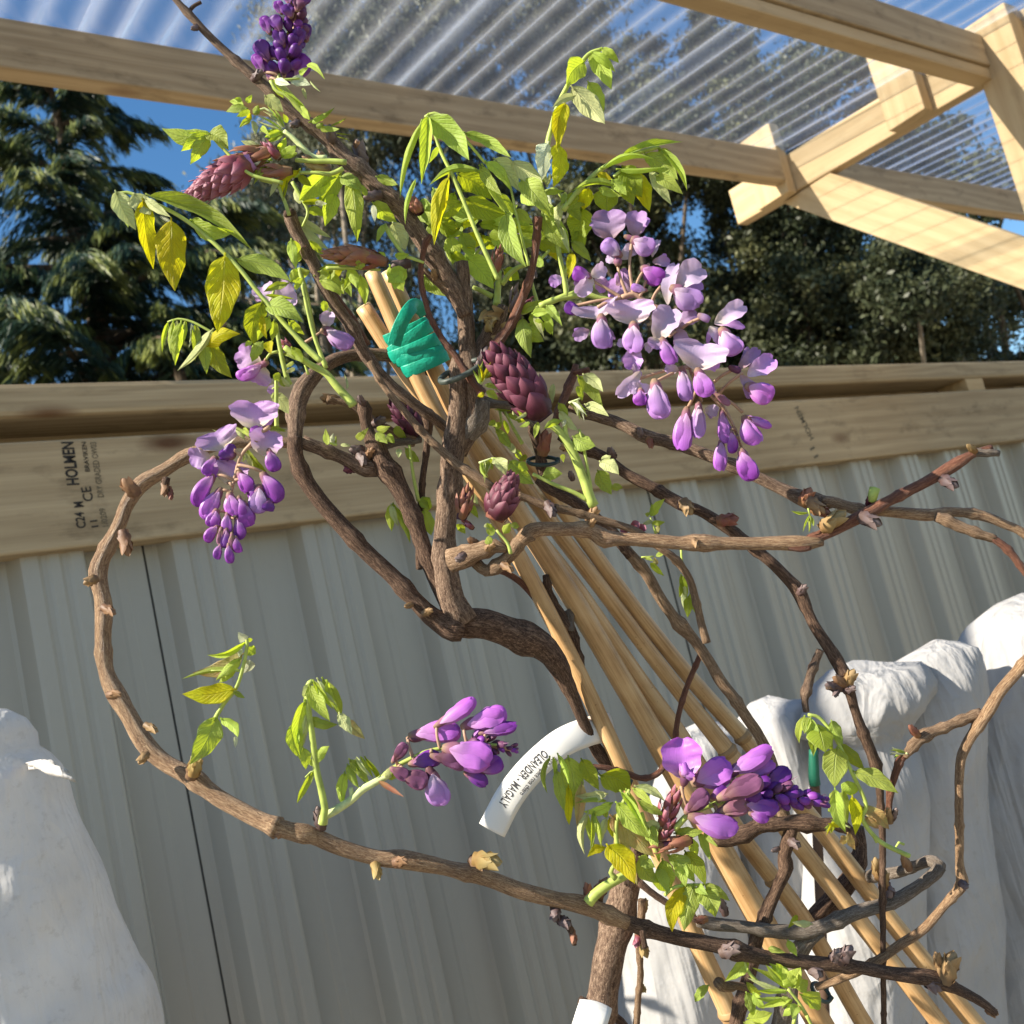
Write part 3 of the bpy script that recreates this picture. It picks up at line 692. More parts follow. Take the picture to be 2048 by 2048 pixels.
M['dark_wood'] = simple('dark_wood', (0.09, 0.05, 0.03), 0.7)
m = MB(); pxtube(m, [(1629, 1568, 10), (1634, 1650, 10), (1650, 2048, 10), (1660, 2500, 10)], 0.985, rough=0.02); m.build('shaft', M['dark_wood'], k_)

# ---------------------------------------------------------------- bamboo canes
def cane_mat():
    t = NT('bamboo'); uv = t.n('UVMap').outputs[0]
    st = t.noise(t.mapv(uv, (26, 14, 1)), 1.0, 4, 0.6); pt = t.noise(t.mapv(uv, (3, 30, 1)), 1.0, 3); sp_ = t.noise(t.mapv(uv, (14, 420, 1)), 1.0, 3)
    c = t.ramp(t.math('ADD', t.math('MULTIPLY', st, 0.5), t.math('MULTIPLY', pt, 0.5)), [(0.32, (0.29, 0.15, 0.055)), (0.5, (0.53, 0.325, 0.145)), (0.72, (0.71, 0.50, 0.265))])
    c = t.mix(t.ramp(sp_, [(0.66, (0, 0, 0)), (0.74, (1, 1, 1))]), c, (0.24, 0.12, 0.045))
    return t.done(t.pbsdf(c, 0.42, 0.4, t.bump(st, 0.25, 0.0006)).outputs[0])
M['cane'] = cane_mat()
M['node'] = simple('cane_node', (0.36, 0.22, 0.10), 0.6)
M['cut'] = simple('cut_end', (0.66, 0.50, 0.28), 0.7, 0.2, 0.25, 500)
CG = 'bamboo canes bound together at their tops'
def cane(label, pts, d0, d1, nodes=(), topcut=True):
    base = P(*pts[-1][:2], d1); t = empty('bamboo_cane', [base[0], base[1], 0], label, 'cane', CG)
    m = MB(); pts = [(p[0], p[1], p[2] * .93) for p in pts]; s = pxtube(m, pts, d0, d1, sides=16, rough=0.025, step=0.006, seed=len(pts)); m.build('shaft', M['cane'], t)
    for nv in nodes:
        i = int(np.argmin([abs((EYE[2] + 0) * 0 + project(q[:3])[1] - nv) for q in s])); q = s[i]; a = unit(s[min(i + 1, len(s) - 1), :3] - s[i - 1, :3]); r = q[3]
        mm = MB(); tube(mm, [[*(q[:3] - a * r * 0.55), r * 1.02], [*(q[:3] - a * r * 0.25), r * 1.16], [*q[:3], r * 1.20], [*(q[:3] + a * r * 0.12), r * 0.99], [*(q[:3] + a * r * 0.3), r * 1.10], [*(q[:3] + a * r * 0.5), r * 1.0]], sides=16, step=r * 0.12)
        mm.build('node_ring', M['node'], t)
    if topcut:
        q = s[0]; a = unit(s[0, :3] - s[1, :3]); mm = MB(); r = q[3]
        tube(mm, [[*(q[:3] - a * 0.001), r * 0.97], [*(q[:3] + a * 0.0012), r * 0.93], [*(q[:3] + a * 0.0014), r * 0.3]], sides=16, step=0.0005); mm.build('cut_end', M['cut'], t)
    return t
def project(w3):
    c = ROT.T @ (np.array(w3) - EYE); return c[0] / c[2] * FPX + 1024, c[1] / c[2] * FPX + 1024
cane('leftmost bamboo cane, ending below the leaves at a black clip', [(745, 546, 17), (795, 660, 18), (845, 775, 18), (898, 870, 18), (945, 955, 18), (1000, 1045, 18), (1060, 1155, 18), (1145, 1320, 18), (1256, 1560, 19), (1380, 1850, 21), (1470, 2048, 23), (1640, 2420, 24)], 0.655, 0.69, nodes=(2030,))
cane('thick golden bamboo cane in the middle of the bundle', [(777, 546, 18), (815, 625, 18), (862, 722, 19), (925, 850, 20), (1000, 970, 22), (1078, 1090, 23), (1155, 1212, 23), (1238, 1352, 24), (1345, 1535, 26), (1435, 1690, 27), (1525, 1845, 28), (1630, 2030, 28), (1860, 2440, 28)], 0.668, 0.70, nodes=(1012,))
cane('bamboo cane cut short at its top, leaning out left of the green tie', [(728, 616, 18), (775, 690, 18), (830, 770, 18), (905, 870, 18), (990, 985, 18), (1072, 1075, 18), (1150, 1175, 19), (1270, 1348, 19), (1372, 1490, 19), (1482, 1672, 19), (1605, 1835, 19), (1728, 2048, 19), (1960, 2440, 20)], 0.675, 0.72, nodes=(1760,))
cane('bamboo cane crossing just left of the highest node ring', [(800, 620, 15), (850, 710, 16), (905, 790, 16), (960, 858, 17), (1040, 960, 17), (1110, 1056, 17), (1205, 1180, 17), (1335, 1352, 17), (1456, 1504, 19), (1594, 1685, 19), (1700, 1819, 19), (1880, 2048, 19), (2180, 2430, 20)], 0.69, 0.72, nodes=(1498,), topcut=False)
cane('rightmost bamboo cane of the bundle', [(840, 640, 14), (900, 715, 15), (985, 825, 17), (1075, 945, 17), (1150, 1052, 16), (1250, 1190, 16), (1376, 1350, 17), (1500, 1490, 18), (1650, 1670, 19), (1801, 1865, 20), (1950, 2048, 20), (2260, 2430, 21)], 0.695, 0.73, nodes=(1478,), topcut=False)

# ---------------------------------------------------------------- green tie round the canes
M['tie'] = (lambda t: t.done(t.pbsdf(t.ramp(t.noise(t.n('NewGeometry').outputs['Position'], 90, 3), [(0.3, (0.002, 0.27, 0.17)), (0.7, (0.008, 0.38, 0.25))]), 0.45, 0.4, t.bump(t.noise(t.n('NewGeometry').outputs['Position'], 260, 3), 0.6, 0.0012)).outputs[0]))(NT('green_plastic_tie'))
def strap(mb, pts, wd, th=0.0011):
    """flat ribbon with rounded edges through pts = [x,y,z, nx,ny,nz]"""
    s = spline(pts, 0.0022); n = len(s); V = []; U = []; tan = np.gradient(s[:, :3], axis=0)
    K = 18
    for i in range(n):
        a = unit(tan[i]); nn = unit(s[i, 3:6] - a * a.dot(s[i, 3:6])); b = np.cross(a, nn)
        for k in range(K + 1):
            q = 2 * math.pi * (k % K) / K
            x = math.copysign(abs(math.cos(q)) ** 0.7, math.cos(q)); y = math.copysign(abs(math.sin(q)) ** 0.35, math.sin(q))
            ridge = 0.25 * math.cos(4.5 * x + i * 0.05) - 0.4 * x * x
            V.append(s[i, :3] + b * x * wd / 2 + nn * th * (y + ridge * (y > 0))); U.append((k / K, i / n))
    mb.add(V, [(i * (K + 1) + k, i * (K + 1) + k + 1, (i + 1) * (K + 1) + k + 1, (i + 1) * (K + 1) + k) for i in range(n - 1) for k in range(K)], U)
m = MB(); ax = unit(P(870, 752, .66) - P(800, 630, .66)); d_ = 0.662
nf = unit(EYE - P(835, 690, d_)); sd_ = unit(np.cross(ax, nf))
for j, (u, v, hw, tl, wd) in enumerate([(814, 663, 46, 0.10, .0080), (822, 678, 49, -.10, .0085), (831, 695, 51, 0.12, .0085), (840, 711, 49, 0.30, .0080), (849, 727, 46, 0.12, .0080)]):
    c0 = P(u, v, d_ - 0.004); r = hw * d_ / FPX; pts = []
    for a in np.linspace(0, 2 * math.pi, 25):
        off = sd_ * math.cos(a) * r * (1 + 0.04 * math.sin(3 * a + j)) + nf * math.sin(a) * r * 0.42 + ax * r * tl * math.cos(a + 0.3 * math.sin(a)) * -1
        pts.append([*(c0 + off), *unit(sd_ * math.cos(a) + nf * math.sin(a) * 1.6)])
    strap(m, pts, wd, 0.0006 + 0.0001 * (j % 3))
for pl, wd in (([(788, 690, -.014), (796, 662, -.017), (806, 640, -.018), (818, 620, -.015), (832, 610, -.004), (850, 628, .012)], .0085),):
    pts = [[*P(u, v, d_ + dz), *nf] for u, v, dz in pl]; strap(m, pts, wd, .0007)
tag(m.build('plant_tie', M['tie']), 'bright green plastic tie wound several times round the bamboo canes', 'plant tie')

# ---------------------------------------------------------------- dark clips
M['clip'] = simple('dark_green_plastic', (0.022, 0.042, 0.038), 0.45, 0.5)
M['clip_grey'] = simple('grey_green_plastic', (0.05, 0.062, 0.052), 0.5, 0.4)
def ring(name, label, u, v, d, a, b, tilt, r, mat, gap=0.0, dep=0.7):
    c0 = P(u, v, d); x = ROT[:, 0]; y = -ROT[:, 1]; z = -ROT[:, 2]; ex = x * math.cos(tilt) + y * math.sin(tilt); ey = -x * math.sin(tilt) + y * math.cos(tilt)
    m = MB(); pts = [[*(c0 + ex * math.cos(q) * a * d / FPX + ey * math.sin(q) * b * d / FPX + z * math.sin(q) * -a * dep * d / FPX), r * d / FPX] for q in np.linspace(gap, 2 * math.pi - gap * 0.2, 22)]
    tube(m, pts, sides=8, step=0.0015)
    e = c0 + ex * a * 1.0 * d / FPX
    tube(m, [[*(e - ey * 4 * d / FPX), r * 1.5 * d / FPX], [*(e + ey * 6 * d / FPX), r * 1.5 * d / FPX]], sides=6, step=0.002)
    return tag(m.build(name, mat), label, 'plant clip', 'plastic clips holding stems to the canes')
ring('plant_clip', 'grey-green plastic ring clipped round the middle trunk below the green tie', 922, 742, 0.606, 46, 15, 0.45, 6.0, M['clip_grey'], 0.25)
ring('plant_clip', 'small dark ring clip on the dark twig beneath the maroon cone bud', 1085, 922, 0.64, 30, 9, 0.02, 4.0, M['clip'])
ring('plant_clip', 'black clip at the lower end of the leftmost cane beside the white label', 1225, 1552, 0.655, 36, 9, -0.35, 4.5, M['clip'])
ring('plant_clip', 'dark clip low down on the stem near the bottom leaf tuft', 1642, 1985, 0.655, 22, 9, -0.6, 4.0, M['clip'])

# ---------------------------------------------------------------- white labels
M['label'] = simple('white_label_plastic', (0.74, 0.73, 0.70), 0.45, 0.4, 0.03, 40)
M['print'] = simple('label_print', (0.13, 0.13, 0.14), 0.7, 0.2)
def label_strip(pts, wpx, texts, lab):
    """curved strip; pts = (u, v, d) along its middle, reading direction along it"""
    s = spline([[*P(u, v, d)] for u, v, d in pts], 0.002); n = len(s); L = np.r_[0, np.cumsum(np.linalg.norm(np.diff(s, axis=0), axis=1))]
    tan = np.gradient(s, axis=0); dm = pts[0][2]; W = wpx * dm / FPX
    def at(x, y, h=0.0):
        p = np.array([np.interp(x, L, s[:, k]) for k in range(3)]); a = unit(np.array([np.interp(x, L, tan[:, k]) for k in range(3)]))
        nn = unit(EYE - p); nn = unit(nn - a * a.dot(nn)); b = np.cross(nn, a); q = unit(nn + b * 0.0)
        return p + b * y + nn * (h - 0.10 * W * (y / W * 2) ** 2)
    m = MB(); V = []; U = []; K = 6
    xs = np.linspace(0, L[-1], 60)
    for x in xs:
        for j in range(K + 1): V.append(at(x, (j / K - 0.5) * W)); U.append((j / K, x))
    m.add(V, [(i * (K + 1) + j, (i + 1) * (K + 1) + j, (i + 1) * (K + 1) + j + 1, i * (K + 1) + j + 1) for i in range(len(xs) - 1) for j in range(K)], U)
    o = m.build('plant_label', M['label']); sm = o.modifiers.new('thick', 'SOLIDIFY'); sm.thickness = 0.0004; sm.offset = -1
    tag(o, lab, 'plant label')
    for st, x0, y0, size, sx in texts:
        co, fs = text_mesh(st, 1.0, 0.012); mm = MB()
        Vt = [at(x0 + c[0] * size * sx, y0 + c[1] * size, 0.00025) for c in co]
        mm.add(Vt, fs, [(0, 0)] * len(Vt)); mm.build('printed_text', M['print'], o, smooth=False)
    return o
px = 0.66 / FPX
label_strip([(1228, 1452, .68), (1180, 1462, .668), (1130, 1482, .662), (1090, 1512, .66), (1050, 1552, .66), (1015, 1600, .66), (983, 1662, .66)], 56,
            [('OLEANDER - MAGALY', 166 * px, -12 * px, 24 * px, 0.58), ('Fiore semplice rosa chiaro', 158 * px, 13 * px, 15 * px, 0.66)],
            'curved white strip label with OLEANDER printed on it, hanging from the stem')
lw_ = label_strip([(1193, 2002, .60), (1190, 2015, .595), (1182, 2040, .592), (1160, 2110, .592)], 66, [], 'white label wrapped round the thick stem at the bottom edge')

# ---------------------------------------------------------------- plant materials
M['bark'] = bark_mat('brown_bark', (0.050, 0.029, 0.020), (0.175, 0.110, 0.074), (0.42, 0.30, 0.21))
M['bark_dark'] = bark_mat('dark_bark', (0.032, 0.017, 0.012), (0.100, 0.057, 0.037), (0.28, 0.18, 0.12))
M['bark_tan'] = bark_mat('tan_bark', (0.10, 0.058, 0.032), (0.27, 0.17, 0.10), (0.48, 0.34, 0.22))
M['bark_gold'] = bark_mat('golden_bark', (0.10, 0.052, 0.026), (0.32, 0.185, 0.095), (0.60, 0.42, 0.25), rough=0.5, spec=0.45)
M['bark_grey'] = bark_mat('grey_bark', (0.085, 0.065, 0.050), (0.20, 0.16, 0.125), (0.36, 0.31, 0.26))
M['bark_red'] = bark_mat('reddish_bark', (0.07, 0.022, 0.014), (0.19, 0.070, 0.040), (0.34, 0.17, 0.10), rough=0.5, spec=0.4)
M['rach'] = simple('green_stalk', (0.36, 0.44, 0.10), 0.5, 0.3, 0.25, 120)
M['rach_pale'] = simple('downy_pale_stalk', (0.50, 0.56, 0.26), 0.8, 0.2, 0.2, 260)
LM = {
 'g': leaf_mat('leaf_fresh', (0.34, 0.43, 0.085), (0.56, 0.68, 0.03), 0.45),
 'y': leaf_mat('leaf_yellow', (0.62, 0.60, 0.02), (0.92, 0.88, 0.01), 0.58, vein=0.25, patch=(0.64, 0.56, 0.01)),
 'l': leaf_mat('leaf_lime', (0.46, 0.58, 0.10), (0.68, 0.84, 0.04), 0.50),
 'p': leaf_mat('leaf_pale_downy', (0.56, 0.60, 0.27), (0.60, 0.66, 0.25), 0.35, vein=0.25, gloss=0.2),
 'd': leaf_mat('leaf_deep', (0.26, 0.33, 0.035), (0.56, 0.62, 0.015), 0.52),
 'o': leaf_mat('leaf_bronze', (0.42, 0.38, 0.14), (0.62, 0.48, 0.10), 0.40, patch=(0.50, 0.30, 0.12)),
 'k': leaf_mat('bract_brown', (0.20, 0.075, 0.050), (0.34, 0.12, 0.07), 0.30, vein=0.1),
 'w': leaf_mat('leaf_silvery', (0.68, 0.72, 0.50), (0.70, 0.74, 0.45), 0.35, vein=0.15),
}
M['banner'] = petal_mat('banner_petal', (0.56, 0.39, 0.62), (0.47, 0.27, 0.58), (0.62, 0.54, 0.42), 0.35, 0.2, 0.10)
M['banner_pale'] = petal_mat('pale_banner_petal', (0.60, 0.47, 0.65), (0.55, 0.40, 0.62), (0.60, 0.50, 0.46), 0.35, 0.2, 0.08)
M['banner_dim'] = petal_mat('mauve_banner_petal', (0.42, 0.29, 0.46), (0.34, 0.19, 0.42), (0.34, 0.22, 0.25), 0.30, 0.2, 0.08)
M['violet'] = petal_mat('violet_petal', (0.32, 0.085, 0.43), (0.22, 0.035, 0.34), (0.48, 0.25, 0.50), 0.25, 0.35, 0.15, 0.42)
M['bright'] = petal_mat('bright_violet_petal', (0.50, 0.19, 0.61), (0.42, 0.11, 0.56), (0.50, 0.28, 0.52), 0.25, 0.35, 0.15, 0.42)
M['lav'] = petal_mat('lavender_petal', (0.50, 0.30, 0.62), (0.44, 0.22, 0.60), (0.60, 0.46, 0.58), 0.30, 0.3, 0.12, 0.45)
M['deepv'] = petal_mat('deep_violet_petal', (0.15, 0.035, 0.27), (0.11, 0.018, 0.20), (0.24, 0.09, 0.22), 0.15, 0.35, 0.15, 0.42)
M['calyx'] = petal_mat('mauve_calyx', (0.27, 0.11, 0.17), (0.32, 0.14, 0.22), (0.27, 0.17, 0.11), 0.15, 0.25, 0.15, 0.6)
M['pedicel'] = simple('flower_stalk', (0.38, 0.24, 0.16), 0.6, 0.3, 0.2, 200)
M['c_maroon'] = petal_mat('maroon_bract', (0.085, 0.013, 0.030), (0.26, 0.085, 0.12), (0.06, 0.014, 0.020), 0.12, 0.35, 0.2, 0.5)
M['c_pink'] = petal_mat('rosy_bract', (0.25, 0.055, 0.08), (0.46, 0.20, 0.27), (0.24, 0.09, 0.05), 0.18, 0.35, 0.25, 0.45)
M['c_brown'] = petal_mat('brown_bract', (0.30, 0.115, 0.075), (0.36, 0.17, 0.11), (0.30, 0.16, 0.07), 0.18, 0.3, 0.25, 0.5)
M['c_dark'] = petal_mat('dark_bract', (0.085, 0.022, 0.040), (0.12, 0.035, 0.06), (0.06, 0.02, 0.03), 0.1, 0.3, 0.2, 0.5)
M['c_mauve'] = petal_mat('dusky_mauve_bract', (0.13, 0.045, 0.10), (0.20, 0.07, 0.16), (0.15, 0.06, 0.07), 0.15, 0.3, 0.2, 0.5)
M['scale_tan'] = petal_mat('tan_bud_scale', (0.30, 0.18, 0.09), (0.38, 0.24, 0.13), (0.20, 0.12, 0.07), 0.2, 0.3, 0.2, 0.5)
M['scale_grey'] = petal_mat('grey_bud_scale', (0.14, 0.10, 0.10), (0.20, 0.15, 0.14), (0.10, 0.06, 0.05), 0.05, 0.3, 0.2, 0.5)
M['husk'] = petal_mat('papery_husk', (0.44, 0.31, 0.13), (0.50, 0.38, 0.19), (0.34, 0.20, 0.08), 0.35, 0.2, 0.2, 0.6)

# ---------------------------------------------------------------- the wisteria
fb = P(1190, 2080, .70)
wis = empty('wisteria_plant', [fb[0], fb[1], 0.0], 'twisting wisteria in flower, trained over bamboo canes in front of the metal fence', 'plant')
def branch(mat, d0, d1, pts, rough=0.10, nodes=0.035, foot=False, name='branch', sides=14, seed=0):
    m = MB(); pts = [(p[0], p[1], p[2] * .92) + tuple(p[3:]) for p in pts]; s = pxtube(m, pts, d0, d1, sides=sides, rough=rough, nodes=nodes, seed=seed + len(pts) * 3 + int(pts[0][0]))
    if foot:
        q = s[-1]; g0 = [fb[0] + (q[0] - fb[0]) * 0.3, fb[1] + 0.05, 0.0, q[3] * 1.2]
        tube(m, [[*q[:3], q[3]], [q[0] * .8 + g0[0] * .2, q[1] * .8 + g0[1] * .2, q[2] * 0.62, q[3]], g0], sides=sides, rough=rough, step=0.02)
    return m.build(name, M[mat], wis)
B = branch
# trunks
B('bark', .700, .705, [(1262, 1722, 30), (1254, 1747, 31), (1246, 1801, 31), (1232, 1855, 32), (1214, 1928, 32), (1203, 2000, 31), (1196, 2048, 31), (1185, 2140, 32)], 0.13, 0.06, foot=True, name='trunk')
B('bark_dark', .625, .705, [(905, 1236, 22), (925, 1246, 32), (971, 1249, 33), (1025, 1268, 32), (1080, 1290, 30), (1112, 1325, 25), (1130, 1360, 17), (1145, 1391, 14), (1163, 1435, 13), (1188, 1490, 13), (1214, 1525, 14), (1254, 1570, 15), (1290, 1640, 17), (1275, 1720, 22)], 0.12, 0.05)
B('bark', .615, .625, [(917, 716, 14), (915, 745, 18), (917, 785, 20), (916, 835, 22), (909, 880, 26), (902, 930, 26), (901, 975, 24), (891, 1035, 23), (888, 1095, 24), (893, 1150, 27), (903, 1200, 29), (925, 1245, 29)], 0.13, 0.05, name='trunk')
B('bark', .612, .622, [(924, 523, 13), (926, 545, 15), (927, 575, 16), (932, 640, 18), (934, 700, 18), (944, 760, 20), (948, 815, 22), (935, 862, 22), (915, 905, 20)], 0.14, 0.04)
B('bark_grey', .618, .622, [(962, 800, 20), (955, 830, 24), (938, 862, 22), (922, 893, 16)], 0.25, 0.02)
B('bark', .585, .612, [(325, -30, 6), (362, 11, 7), (385, 36, 9), (409, 62, 8), (453, 105, 9.5), (500, 147, 11), (536, 178, 12), (572, 214, 12), (620, 250, 13.5), (659, 281, 16), (688, 317, 21), (732, 350, 19), (768, 386, 20), (812, 430, 19), (844, 478, 20), (880, 533, 20), (908, 582, 18), (930, 630, 16)], 0.13, 0.028, seed=5)
B('bark', .618, .700, [(588, 905, 15), (590, 878, 16), (591, 846, 18), (593, 812, 20), (612, 770, 20), (645, 735, 15), (681, 716, 14), (732, 709, 13), (790, 714, 13), (850, 735, 12), (920, 770, 10)], 0.11, 0.05, seed=7)
B('bark_dark', .618, .622, [(589, 875, 16), (592, 910, 16), (606, 951, 17), (638, 999, 17), (681, 1049, 18), (732, 1104, 18), (783, 1151, 18), (833, 1203, 18), (862, 1232, 21), (893, 1252, 24), (925, 1258, 26)], 0.10, 0.05, seed=9)
B('bark_dark', .635, .628, [(725, 804, 11), (729, 820, 14), (732, 850, 12), (740, 872, 14), (754, 895, 19), (768, 930, 23), (790, 962, 21), (815, 1009, 19), (833, 1053, 18), (851, 1107, 17), (866, 1148, 16), (889, 1194, 18), (905, 1230, 16)], 0.13, 0.03, seed=2)
B('bark', .622, .635, [(604, 884, 15), (645, 899, 14), (688, 917, 15), (720, 934, 17), (756, 940, 16)], 0.14, 0.03)
B('bark_tan', .640, .652, [(654, 800, 10), (672, 802, 7), (696, 808, 7), (732, 830, 8), (768, 856, 9), (808, 876, 12), (830, 880, 14)], 0.2, 0.02)
B('bark_grey', .636, .652, [(757, 895, 10), (790, 886, 8), (841, 879, 8)], 0.2, 0.03)
B('bark_dark', .640, .645, [(857, 835, 12), (856, 868, 8), (852, 910, 7), (845, 962, 7), (841, 1035, 7), (838, 1089, 7), (840, 1138, 9)], 0.22, 0.02)
B('bark', .60, .63, [(579, 424, 14), (583, 440, 15), (590, 458, 14), (609, 493, 13), (641, 558, 13), (670, 609, 13), (703, 654, 13), (722, 695, 13), (739, 720, 14), (775, 763, 12), (826, 805, 11), (870, 838, 11, .632), (905, 866, 10, .645)], 0.12, 0.05, seed=4)
B('bark_red', .602, .632, [(608, 492, 7), (634, 530, 8), (668, 588, 8), (700, 632, 8), (735, 690, 8)], 0.1, 0.05)
B('bark_tan', .612, .600, [(739, 724, 7), (761, 763, 7), (786, 796, 7.5), (812, 827, 8), (848, 868, 8.5), (890, 908, 9), (920, 933, 9.5), (950, 951, 10), (985, 975, 9)], 0.12, 0.03)
B('bark_red', .592, .602, [(862, 470, 6), (852, 485, 7), (846, 507, 6), (842, 535, 6), (843, 568, 6), (850, 600, 6), (861, 636, 6), (876, 664, 6.5), (893, 690, 7), (911, 712, 7), (936, 752, 8), (966, 788, 9)], 0.12, 0.014, seed=3)
B('bark_tan', .604, .610, [(845, 538, 6), (865, 556, 8), (885, 572, 9), (905, 588, 11)], 0.16, 0.02)
B('bark_red', .585, .600, [(1076, 434, 11), (1075, 450, 10), (1070, 507, 8), (1060, 554, 9), (1043, 601, 9), (1026, 640, 11), (1016, 658, 10), (996, 684, 10), (985, 698, 10), (978, 710, 8)], 0.14, 0.025, seed=6)
B('bark', .618, .622, [(1008, 612, 12), (997, 640, 15), (982, 662, 15), (962, 694, 14), (948, 720, 12), (952, 790, 14)], 0.25, 0.016)
B('bark_red', .64, .63, [(1152, 730, 7), (1147, 750, 9), (1134, 781, 9), (1122, 812, 9), (1110, 850, 10)], 0.2, 0.016)
B('bark_red', .637, .637, [(1146, 746, 7), (1162, 744, 7), (1179, 741, 7)], 0.2, 0.02)
B('bark_dark', .640, .645, [(1064, 845, 10), (1070, 872, 11), (1080, 908, 11), (1086, 948, 11), (1092, 975, 12)], 0.2, 0.02)
B('bark_grey', .625, .63, [(955, 800, 14), (985, 808, 9), (1020, 812, 9), (1050, 830, 8), (1070, 850, 9)], 0.25, 0.016)
# big loop round the left side
B('bark_gold', .640, .560, [(604, 892, 11), (560, 884, 12), (500, 884, 13), (440, 888, 13.5), (377, 911, 14), (326, 942, 15), (283, 968, 18), (254, 1009, 15), (239, 1049, 15), (214, 1096, 16), (196, 1143, 20), (203, 1187, 17), (208, 1218, 19), (206, 1288, 17), (214, 1348, 17), (233, 1390, 21), (258, 1431, 18), (288, 1484, 20), (328, 1524, 18), (380, 1553, 19), (435, 1594, 18), (507, 1634, 18), (556, 1656, 20)], 0.06, 0.075, seed=8)
B('bark_gold', .560, .600, [(545, 1652, 19), (580, 1662, 19), (627, 1672, 18), (681, 1695, 17), (754, 1716, 17), (805, 1719, 21), (880, 1733, 17), (971, 1756, 17), (1043, 1782, 18), (1116, 1800, 17), (1173, 1812, 20), (1254, 1846, 15)], 0.07, 0.075, seed=12)
B('bark_dark', .600, .628, [(1240, 1840, 16), (1326, 1868, 16), (1435, 1891, 16), (1460, 1898, 19), (1543, 1917, 15), (1652, 1928, 15), (1710, 1933, 14), (1783, 1947, 14), (1862, 1956, 17), (1913, 1977, 12), (1964, 2005, 10), (1990, 2026, 8)], 0.09, 0.05, seed=13)
# long right hand twigs
B('bark_tan', .585, .572, [(901, 1122, 20), (922, 1116, 24), (948, 1104, 20), (972, 1098, 18), (990, 1092, 13), (1012, 1098, 8)], 0.28, 0.010, seed=1)
B('bark_tan', .585, .570, [(952, 1126, 14), (972, 1142, 13), (1000, 1128, 14), (1024, 1106, 13), (1042, 1082, 14), (1062, 1068, 13)], 0.22, 0.014, seed=2)
B('bark_gold', .572, .575, [(1040, 1082, 14), (1058, 1066, 18), (1080, 1058, 16), (1145, 1058, 15), (1181, 1061, 17), (1212, 1078, 21), (1235, 1078, 15), (1290, 1080, 15), (1362, 1086, 15), (1386, 1085, 19), (1435, 1087, 15), (1507, 1087, 14), (1570, 1086, 16), (1605, 1087, 17), (1646, 1085, 8)], 0.09, 0.09, seed=3)
B('bark_red', .574, .572, [(1560, 1088, 9), (1600, 1096, 9), (1622, 1096, 5)], 0.1, 0)
B('bark_red', .580, .575, [(1600, 1092, 10), (1631, 1076, 12), (1674, 1057, 13), (1728, 1029, 14), (1783, 999, 12), (1855, 962, 12), (1912, 928, 14), (1942, 910, 9), (1960, 903, 8), (1984, 895, 7)], 0.12, 0.045, seed=5)
B('bark_grey', .575, .575, [(1950, 905, 9), (1975, 905, 9), (1998, 907, 7)], 0.2, 0.01)
B('bark', .630, .590, [(1140, 812, 11), (1174, 825, 13), (1236, 846, 13), (1290, 872, 15), (1344, 886, 13), (1399, 904, 13), (1453, 926, 13), (1507, 951, 13), (1562, 977, 13), (1609, 999, 18), (1640, 1006, 17), (1664, 1005, 12)], 0.12, 0.05, seed=6)
B('bark_gold', .588, .580, [(1645, 1003, 12), (1660, 1003, 12), (1710, 1017, 12), (1783, 1024, 12), (1855, 1030, 14), (1910, 1024, 11), (1964, 1031, 11), (2011, 1049, 10), (2048, 1067, 10), (2110, 1120, 9)], 0.12, 0.05, seed=7)
B('bark_tan', .580, .575, [(1872, 1034, 11), (1890, 1040, 12), (1928, 1057, 11), (1964, 1070, 10), (1990, 1078, 9)], 0.25, 0.012)
B('bark_red', .575, .570, [(1985, 1076, 8), (2005, 1090, 8), (2026, 1111, 8), (2048, 1143, 7), (2100, 1215, 7)], 0.15, 0.014)
B('bark_dark', .650, .610, [(1120, 872, 10), (1145, 890, 11), (1203, 912, 12), (1254, 948, 12), (1308, 977, 12), (1362, 1008, 14), (1400, 1022, 12), (1428, 1038, 13), (1471, 1067, 13), (1507, 1096, 12), (1543, 1125, 12), (1580, 1162, 13), (1597, 1182, 16), (1612, 1214, 12), (1630, 1252, 12), (1655, 1290, 13), (1675, 1322, 15), (1696, 1365, 11)], 0.12, 0.06, seed=8)
B('bark_dark', .612, .640, [(1690, 1352, 11), (1700, 1385, 11), (1710, 1420, 10), (1728, 1468, 11), (1747, 1516, 12), (1757, 1551, 10), (1761, 1602, 8), (1765, 1674, 7), (1765, 1783, 7), (1766, 1891, 6), (1768, 2060, 6)], 0.16, 0.03, seed=9)
B('bark_tan', .585, .600, [(1035, 992, 8), (1060, 999, 8), (1098, 1014, 10), (1125, 1019, 9), (1163, 1028, 8), (1217, 1044, 8), (1272, 1062, 8), (1315, 1093, 8), (1348, 1116, 9), (1377, 1154, 8), (1391, 1198, 8), (1402, 1245, 8), (1413, 1285, 9)], 0.14, 0.03, seed=10)
B('bark_dark', .640, .640, [(1076, 958, 11), (1100, 978, 12), (1145, 1002, 12), (1195, 1038, 12), (1230, 1072, 12), (1262, 1112, 12)], 0.12, 0.04)
B('bark_tan', .640, .655, [(1250, 1098, 12), (1290, 1143, 12), (1319, 1194, 12), (1348, 1236, 13), (1365, 1256, 16), (1388, 1280, 12), (1420, 1325, 12), (1440, 1360, 13), (1467, 1395, 12), (1496, 1439, 12), (1518, 1471, 12), (1543, 1529, 13), (1570, 1640, 14)], 0.12, 0.05, seed=11)
B('bark_red', .665, .665, [(1405, 1300, 6), (1392, 1330, 6), (1377, 1365, 6), (1362, 1410, 6), (1353, 1455, 6), (1350, 1500, 6)], 0.1, 0.02)
B('bark', .660, .650, [(1640, 1300, 8), (1623, 1345, 9), (1612, 1384, 10), (1609, 1400, 8), (1613, 1424, 7)], 0.22, 0.012)
